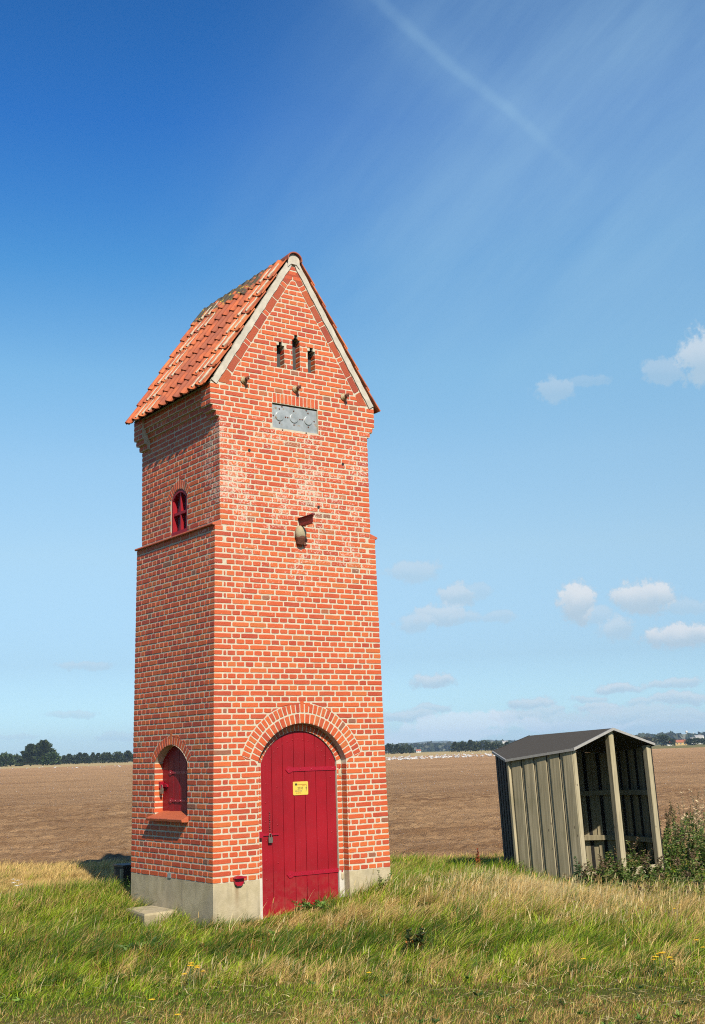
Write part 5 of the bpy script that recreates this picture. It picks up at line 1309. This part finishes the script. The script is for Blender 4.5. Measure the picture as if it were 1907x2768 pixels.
for y_, w_ in ((PA[1] - .02, .06), (0, .085), (-PA[1] + .03, .09)):
    part('post', M_WOOD, lambda v: v.bar((o_ + .045, y_, -.25), (o_ + .045, y_, rz_(y_) - .04), w_, .09, up=(1, 0, 0), bev=.004))
part('post', M_WOOD, lambda v: v.bar((PBp[0] - .01, PBp[1] + .012, -.25), (PBp[0] - .01, PBp[1] + .012, rz_(PBp[1]) - .05), .07, .05, up=(1, 0, 0), bev=.004))
for zz in (.50, 1.16):
    xb = q_['d2'] - .17
    part('rail', M_WOOD, lambda v: v.bar((xb + .07, PC[1] - .05, zz), (xb - .06, 0, zz), .05, .07)); part('rail', M_WOOD, lambda v: v.bar((xb - .06, 0, zz), (xb + .07, -PC[1] + .05, zz), .05, .07))
    part('rail', M_WOOD, lambda v: v.bar((PC[0] - .05, -PC[1] + .03, zz), (PBp[0], -PBp[1] + .03, zz), .05, .07)); part('rail', M_WOOD, lambda v: v.bar((PBp[0], -PBp[1] + .03, zz), (PA[0] + .08, -PA[1] + .03, zz), .05, .07))
part('sill_plank', M_WOOD, lambda v: v.bar((o_ + .06, PA[1] - .05, .12), (o_ + .06, -PA[1] + .05, .12), .05, .11, bev=.004))
part('head_rail', M_WOOD, lambda v: v.bar((PBp[0], PBp[1] - .02, rz_(PBp[1]) - .09), (PA[0] + .1, PA[1] - .04, rz_(PA[1]) - .09), .05, .08))
Rp = dict(M=(0, 0), A=(0, q_['a']), B=(q_['d1'], q_['b']), C=(q_['d2'], q_['c']), N=(q_['e'], 0))
for sg in (1, -1):
    poly = [Rp[k] for k in 'MABCN']; v = MB(); n = 5
    # subdivided a little so the felt can sag
    V = [(x, sg * y, ZF - SL * y) for x, y in poly]; V2 = [(x, sg * y, ZF - SL * y - .022) for x, y in poly]
    v.add(V + V2, [tuple(range(n)), tuple(range(n, 2 * n))[::-1]] + [(i, (i + 1) % n, n + (i + 1) % n, n + i) for i in range(n)])
    v.build('roof', M_FELT, shed)
    for a, b in (('M', 'A'), ('A', 'B'), ('B', 'C'), ('C', 'N')):
        pa, pb = Rp[a], Rp[b]; d = np.array(pb) - np.array(pa); d /= np.linalg.norm(d); nr = np.array([-d[1], d[0]]) * -1
        nr = nr if a != 'x' else -nr
        c_ = np.array([1.3, .4]); nr = nr if (np.array(pa) + nr - c_) @ (np.array(pa) + nr - c_) > (np.array(pa) - nr - c_) @ (np.array(pa) - nr - c_) else -nr
        A0 = np.array(pa) + nr * .004; B0 = np.array(pb) + nr * .004; A1 = np.array(pa) - nr * .0; B1 = np.array(pb) - nr * .0
        v = MB(); z_ = lambda p: ZF - SL * abs(p[1])
        V = [(A0[0], sg * A0[1], z_(A0) + .004), (B0[0], sg * B0[1], z_(B0) + .004), (B0[0], sg * B0[1], z_(B0) - .030), (A0[0], sg * A0[1], z_(A0) - .030),
             (A1[0] - nr[0] * .02, sg * (A1[1] - nr[1] * .02), z_(A1) + .005), (B1[0] - nr[0] * .02, sg * (B1[1] - nr[1] * .02), z_(B1) + .005), (B1[0], sg * B1[1], z_(B1) - .030), (A1[0], sg * A1[1], z_(A1) - .030)]
        v.add(V, [(0, 1, 2, 3), (0, 4, 5, 1), (3, 2, 6, 7)]); v.build('roof_edge', M_TRIM, shed)

# ------------------------------------------------------------------ gulls on the field
def gull_mesh():
    v = MB(); r = lambda pts: None
    body = [(.0, -.26), (.022, -.20), (.060, -.10), (.078, .0), (.065, .09), (.035, .15)]
    v.lathe([(a, b) for a, b in body], (0, 0, .17), (1, 0, .18), 8, 0)
    v.lathe([(.018, 0), (.040, .03), (.040, .055), (.012, .085)], (.135, 0, .215), (.75, 0, .6), 7, 0)
    v.lathe([(.011, 0), (.002, .05)], (.20, 0, .262), (1, 0, -.15), 5, 2)
    for s_ in (1, -1):
        v.add([(.09, s_ * .05, .215), (-.02, s_ * .085, .20), (-.30, s_ * .02, .145), (-.05, s_ * .02, .252)], [(0, 1, 2, 3)], 1)
        v.tube([(.0, s_ * .025, .12), (.005, s_ * .025, 0)], .006, 4, 2)
    o = v.build('gull', [simple('white_plumage', (.80, .80, .80), .7, .04, 20, 0), simple('grey_wing', (.42, .44, .46), .7, .05, 20, 0), M_ORP]); return o
g0_ = gull_mesh(); first = True
grg = random.Random(11)
spots = []
while len(spots) < 240:
    px = grg.uniform(1042, 1352); base = 2056.5 - (px - 1040) * .041; py = base - abs(grg.gauss(0, 1)) * 5.5 + 2
    if py < base - 15: continue
    spots.append((px, py, 0))
spots += [(px, py, 1) for px, py in ((2, 2079), (35, 2081), (73, 2079), (107, 2078), (116, 2070), (150, 2077), (183, 2079), (197, 2080), (208, 2078), (240, 2073), (272, 2077), (282, 2074), (312, 2073), (322, 2073), (325, 2075))]
kk = 0
for px, py, k in spots:
    p = at_z(px, py, -.56)
    d_ = math.hypot(*(p[:2] - C0[:2]))
    if d_ > 480 or (p - C0) @ FWD < 0: p[:2] = far(px, 470)
    o = g0_ if first else g0_.copy()
    if not first: COL.objects.link(o)
    first = False; o.location = (p[0], p[1], -.56); o.rotation_euler = (0, 0, grg.uniform(0, 6.28)); sc = grg.uniform(1.4, 1.9); o.scale = (sc,) * 3
    if k == 0: tag(o, 'white gull resting in the dense flock on the brown field between tower and shed', 'gull', 'gulls in the flock right of the tower')
    else: kk += 1; tag(o, f'{ORD[kk - 1]} scattered white gull from the left on the far field edge left of the tower', 'gull', 'gulls along the field edge left of the tower')

# ------------------------------------------------------------------ distant trees, hills, farms
TG = [(.030, .048, .018), (.045, .066, .022), (.022, .036, .016), (.06, .08, .028)]
def tree(px, dist, h, w, kind, label, group=None, name='tree', cols=TG, seed=0, base=-.6):
    rg_ = np.random.default_rng(seed + int(px)); h *= .84; w *= .95; xy = far(px, dist); e = empty(name, (xy[0], xy[1], base), label=label, cat='bush' if name == 'bush' else 'tree', group=group)
    n = int(1500 if h > 11 else 600); P = []
    if kind == 'spiky':      # conifer: narrow top, ragged sides
        u = rg_.random(n) ** .8; r = (1 - u) ** .65 * w / 2 * (.55 + .6 * rg_.random(n)) * (1 + .25 * np.sin(u * 23 + rg_.random() * 6)); a = rg_.random(n) * 6.28
        P = np.stack([r * np.cos(a), r * np.sin(a), h * (.03 + .95 * u)], 1); D_ = np.stack([np.cos(a), np.sin(a), .5 + .8 * u], 1)
    else:
        k = 7; c_ = np.stack([rg_.normal(0, w * .2, k), rg_.normal(0, w * .2, k), h * rg_.uniform(.35, .75, k)], 1); i = rg_.integers(0, k, n)
        v_ = rg_.normal(size=(n, 3)); v_ /= np.linalg.norm(v_, axis=1)[:, None]; P = c_[i] + v_ * np.array([w * .3, w * .3, h * .27]) * (.75 + .35 * rg_.random((n, 1)))
        P[:, 2] = np.clip(P[:, 2], h * .04, h); D_ = v_ + np.array([0, 0, .3])
    sz = w * .10 * rg_.uniform(.6, 1.5, n); col = np.array(cols)[rg_.integers(0, len(cols), n)] * rg_.uniform(.7, 1.3, (n, 1))
    V, F, C2 = leaves(P, D_, sz * 1.3, sz, col); np_mesh('crown', V, F, M_LEAF, e, C2)
    v = MB(); v.tube([(0, 0, -.5), (0, 0, h * .35), (.1, 0, h * .8)], [w * .035, w * .025, .03], 6); v.build('trunk', M_DKRED if False else M_BARK, e); return e
M_BARK = simple('bark', (.06, .045, .03), .9, .3, 3, 0)
tree(18, 800, 8.6, 15, 'round', 'low rounded green bush at the far left edge of the field', name='bush', cols=[(.04, .07, .02), (.06, .095, .025), (.03, .055, .018)])
tree(52, 830, 7.5, 10, 'round', 'rounded bush between the left edge bush and the tall conifers', name='bush', cols=[(.04, .07, .02), (.05, .08, .025)])
tree(84, 800, 14.6, 15, 'spiky', 'left and lower of the two tall dark conifers beyond the field')
tree(118, 800, 17.4, 17, 'spiky', 'tallest dark conifer beyond the field at left', seed=3)
tree(142, 795, 9.5, 10, 'round', 'green shrub at the right foot of the tallest conifer', name='bush', cols=[(.05, .09, .02), (.04, .07, .02)])
for i, (px, h_, w_) in enumerate(((160, 5.0, 6), (174, 7.0, 6), (188, 8.0, 7), (206, 7.8, 6), (217, 8.8, 7), (231, 8.6, 7), (243, 7.4, 6), (252, 9.0, 5), (266, 8.2, 6), (279, 8.6, 7), (294, 8.2, 7), (308, 5.2, 6), (318, 8.8, 7), (333, 3.5, 5), (346, 9.2, 8), (360, 7.5, 6))):
    tree(px, 900, h_, w_ * 1.25, 'spiky' if i % 3 else 'round', f'{ORD[i]} small dark tree from the tall conifers in the windbreak row left of the tower', 'windbreak trees left of the tower', seed=i)
for i, (px, h_, w_) in enumerate(((1050, 9.6, 8), (1064, 9.8, 8), (1076, 8.8, 7), (1088, 9.6, 8), (1108, 7.0, 8))):
    tree(px, 1000, h_, w_, 'round' if i % 2 else 'spiky', f'{ORD[i]} tree from the left in the small dark group just right of the tower', 'trees just right of the tower', seed=i)
for i, (px, h_, w_) in enumerate(((1231, 9.2, 8), (1242, 8.6, 7), (1260, 9.4, 8), (1273, 10.6, 8), (1287, 10.4, 8), (1302, 9.6, 9), (1322, 7.8, 8), (1338, 8.2, 8), (1354, 7.6, 7), (1372, 7.8, 8))):
    tree(px, 1000, h_, w_, 'round' if i % 3 else 'spiky', f'{ORD[i]} tree from the left in the dark group beyond the gulls left of the shed', 'trees left of the shed', seed=i)
for i, (px, h_, w_) in enumerate(((1700, 8, 12), (1722, 10, 12), (1742, 9.5, 11), (1762, 8.5, 11))):
    tree(px, 1100, h_, w_, 'round', f'{ORD[i]} brownish tree from the left over the right slope of the shed roof', 'trees behind the shed roof', seed=i, cols=[(.08, .07, .035), (.10, .08, .04), (.06, .07, .03)])
tree(1795, 1000, 10.2, 10, 'round', 'large round dark tree right of the shed on the far side of the field')
tree(1815, 1000, 7.6, 7, 'round', 'dark tree immediately left of the far farmhouse')
tree(1864, 1000, 5.6, 7, 'round', 'low bush right of the far farmhouse', name='bush'); tree(1884, 1000, 6.2, 8, 'round', 'dark bush second from the right edge below the far pale buildings', name='bush'); tree(1906, 1000, 6.4, 7, 'round', 'dark bush at the right edge of the far field', name='bush')
# hedge bands and woods on the plain
def wood(px0, px1, dist, h, name, label, dens=260, seed=0):
    rg_ = np.random.default_rng(seed); n = dens; k = rg_.random(n); P = []
    for i in range(n):
        xy = far(px0 + (px1 - px0) * k[i], dist + rg_.uniform(-60, 60)); P.append((xy[0], xy[1], -.6 + h * rg_.uniform(.0, .95) * (.6 + .4 * vnoise(k[i] * 30, 1.0, 1, seed))))
    P = np.array(P); D_ = rg_.normal(size=(n, 3)); D_[:, 2] = np.abs(D_[:, 2]) + .5; sz = h * rg_.uniform(.45, .9, n); col = np.array([(.03, .05, .02), (.045, .06, .028), (.055, .06, .03)])[rg_.integers(0, 3, n)]
    V, F, C2 = leaves(P, D_, sz, sz * 1.6, col); tag(np_mesh(name, V, F, M_LEAF, col=C2), label, 'wood', kind='stuff')
wood(1090, 1420, 2600, 13, 'far_wood', 'dark line of far woodland below the blue hills', 1500, 1); wood(1590, 1925, 2400, 15, 'far_wood', 'far woodland beyond the farm at right', 2200, 2)
wood(-20, 365, 3200, 7, 'far_wood', 'thin far woodland behind the windbreak left of the tower', 700, 3)
hp = [(-400, 2062), (0, 2062), (150, 2056), (240, 2049), (300, 2046), (370, 2043), (700, 2034), (1000, 2016), (1080, 2012), (1115, 2007), (1160, 2004), (1200, 2003), (1235, 2005), (1290, 2003), (1325, 2000), (1345, 2003), (1400, 2000), (1450, 1999), (1600, 1995), (1700, 1993), (1770, 1990), (1795, 1987), (1830, 1985), (1870, 1987), (1907, 1984), (2100, 1980), (2400, 1990)]
hx = np.array([a for a, b in hp], float); hy = np.array([b for a, b in hp], float)
pxs = np.linspace(-400, 2400, 260); tops = np.interp(pxs, hx, hy)
hz = []
for p_, t_ in zip(pxs, tops):
    d = ray(p_, t_); hz.append(max(3, C0[2] + d[2] * 6500 / (d[:2] @ HD)))
hz = np.array(hz) + (vnoise(pxs, 0 * pxs, .06, 41) - .5) * 3 + (vnoise(pxs, 0 * pxs, .25, 42) - .5) * 2
V = []; ds = np.linspace(5200, 7800, 15)
for dd_ in ds:
    k = math.sin(math.pi * min(1, max(0, (dd_ - 5200) / 2600))) ** .8
    for p_, z_ in zip(pxs, hz):
        xy = far(p_, dd_); V.append((xy[0], xy[1], -1 + (z_ + 1) * k * (1 + .12 * (vnoise(p_, dd_ * .02, .05, 43) - .5)) if k > 0 else -1))
V = np.array(V, float); ni, nj = len(ds), len(pxs); idx = np.arange(ni * nj).reshape(ni, nj)
Fq = np.stack([idx[:-1, :-1], idx[:-1, 1:], idx[1:, 1:], idx[1:, :-1]], -1).reshape(-1, 4)
def hill_b(gg, p, o):
    P = pos(gg); n = gg.noise(P, .004, 5, .65).outputs['Fac']; c = gg.mix(gg.ss(n, .42, .6), (.035, .05, .022, 1), (.10, .11, .05, 1)); c = gg.mix(gg.m('MULTIPLY', gg.ss(gg.noise(P, .0016, 2).outputs['Fac'], .58, .66), .6), c, (.22, .15, .08, 1))
    gg.put(p.inputs['Base Color'], c); p.inputs['Roughness'].default_value = 1
tag(np_mesh('hills', V, Fq, mat('wooded_hills', hill_b), smooth=True), kind='structure')
M_WHITE = simple('white_render', (.78, .76, .70), .8, .04, .3, 0); M_RROOF = simple('red_farm_roof', (.42, .13, .06), .8, .1, .3, 0); M_GROOF = simple('grey_farm_roof', (.42, .41, .40), .8, .1, .3, 0); M_OCHRE = simple('ochre_wall', (.60, .42, .16), .8, .1, .3, 0)
ya = math.atan2(HR[1], HR[0])
def farm(name, px, dist, L, Wd, hw_, hr, mw, mr, label, base=-.6, cat='house'):
    xy = far(px, dist); e = empty(name, (xy[0], xy[1], base), ya, label=label, cat=cat)
    v = MB(); v.box(-L / 2, L / 2, -Wd / 2, Wd / 2, -1, hw_); v.build('wall', mw, e)
    v = MB(); v.prism([(-Wd / 2 - .3, hw_ + .02), (Wd / 2 + .3, hw_ + .02), (0, hw_ + hr)], lambda a, b, d: (d, a, b), -L / 2 - .3, L / 2 + .3); v.build('roof', mr, e)
    for i in range(int(L / 3)):
        v = MB(); x = -L / 2 + 1.5 + i * 3; v.box(x - .5, x + .5, -Wd / 2 - .06, -Wd / 2 - .01, hw_ * .35, hw_ * .8); v.build('window', M_GLASS, e)
    return e
farm('farmhouse', 1841, 1050, 9.5, 6, 2.4, 2.2, M_OCHRE, M_RROOF, 'long yellow and white farmhouse with orange red roof right of the shed')
farm('farmhouse', 1810, 1080, 3.6, 5, 2.2, 2.0, M_WHITE, M_RROOF, 'small cottage left of the yellow farmhouse beyond the field')
farm('farm_building', 1367, 2300, 10, 8, 13.5, 2.2, M_WHITE, M_GROOF, 'pale distant building on the rise just above the left end of the shed roof', cat='building')
farm('farmhouse', 1132, 1600, 6, 5, 1.8, 2.0, M_WHITE, M_RROOF, 'tiny red roofed house below the hills right of the tower')
farm('farm_building', 1893, 2300, 16, 10, 12.5, 2.6, M_WHITE, M_GROOF, 'pale grey farm building on the skyline at the right edge', cat='building')
farm('farm_building', 1885, 1500, 14, 8, 6.4, 1.5, M_WHITE, M_GROOF, 'long low whitish building under the right edge of the far wood', cat='building')
xy = far(1860.5, 3000); wt = empty('water_tower', (xy[0], xy[1], -.6), label='white mushroom shaped water tower on the skyline at right', cat='tower')
v = MB(); v.lathe([(1.6, 0), (1.3, 24)], (0, 0, 0), (0, 0, 1), 12); v.build('shaft', M_WHITE, wt); v = MB(); v.lathe([(1.3, 24), (3.2, 27), (3.2, 28.5), (.3, 31)], (0, 0, 0), (0, 0, 1), 16); v.build('tank', M_WHITE, wt)
xy = far(1879, 3000); v = MB(); v.tube([(0, 0, 0), (0, 0, 26.5)], [.8, .5], 8); ms = v.build('mast', M_WHITE); ms.location = (xy[0], xy[1], -.6); tag(ms, 'slim white mast on the skyline just right of the water tower', 'mast')

# ------------------------------------------------------------------ air
hm = bpy.data.materials.new('haze'); hm.use_nodes = True; t = hm.node_tree; t.nodes.clear()
pv = t.nodes.new('ShaderNodeVolumePrincipled'); pv.inputs['Color'].default_value = (.50, .72, 1.0, 1); pv.inputs['Density'].default_value = 8.5e-5; pv.inputs['Anisotropy'].default_value = .0
oo = t.nodes.new('ShaderNodeOutputMaterial'); t.links.new(pv.outputs[0], oo.inputs['Volume'])
v = MB(); v.box(-9000, 9000, -9000, 9000, -1.66, 160); hz_ = v.build('haze', hm); tag(hz_, 'thin blue haze over the plain', 'haze', kind='stuff')
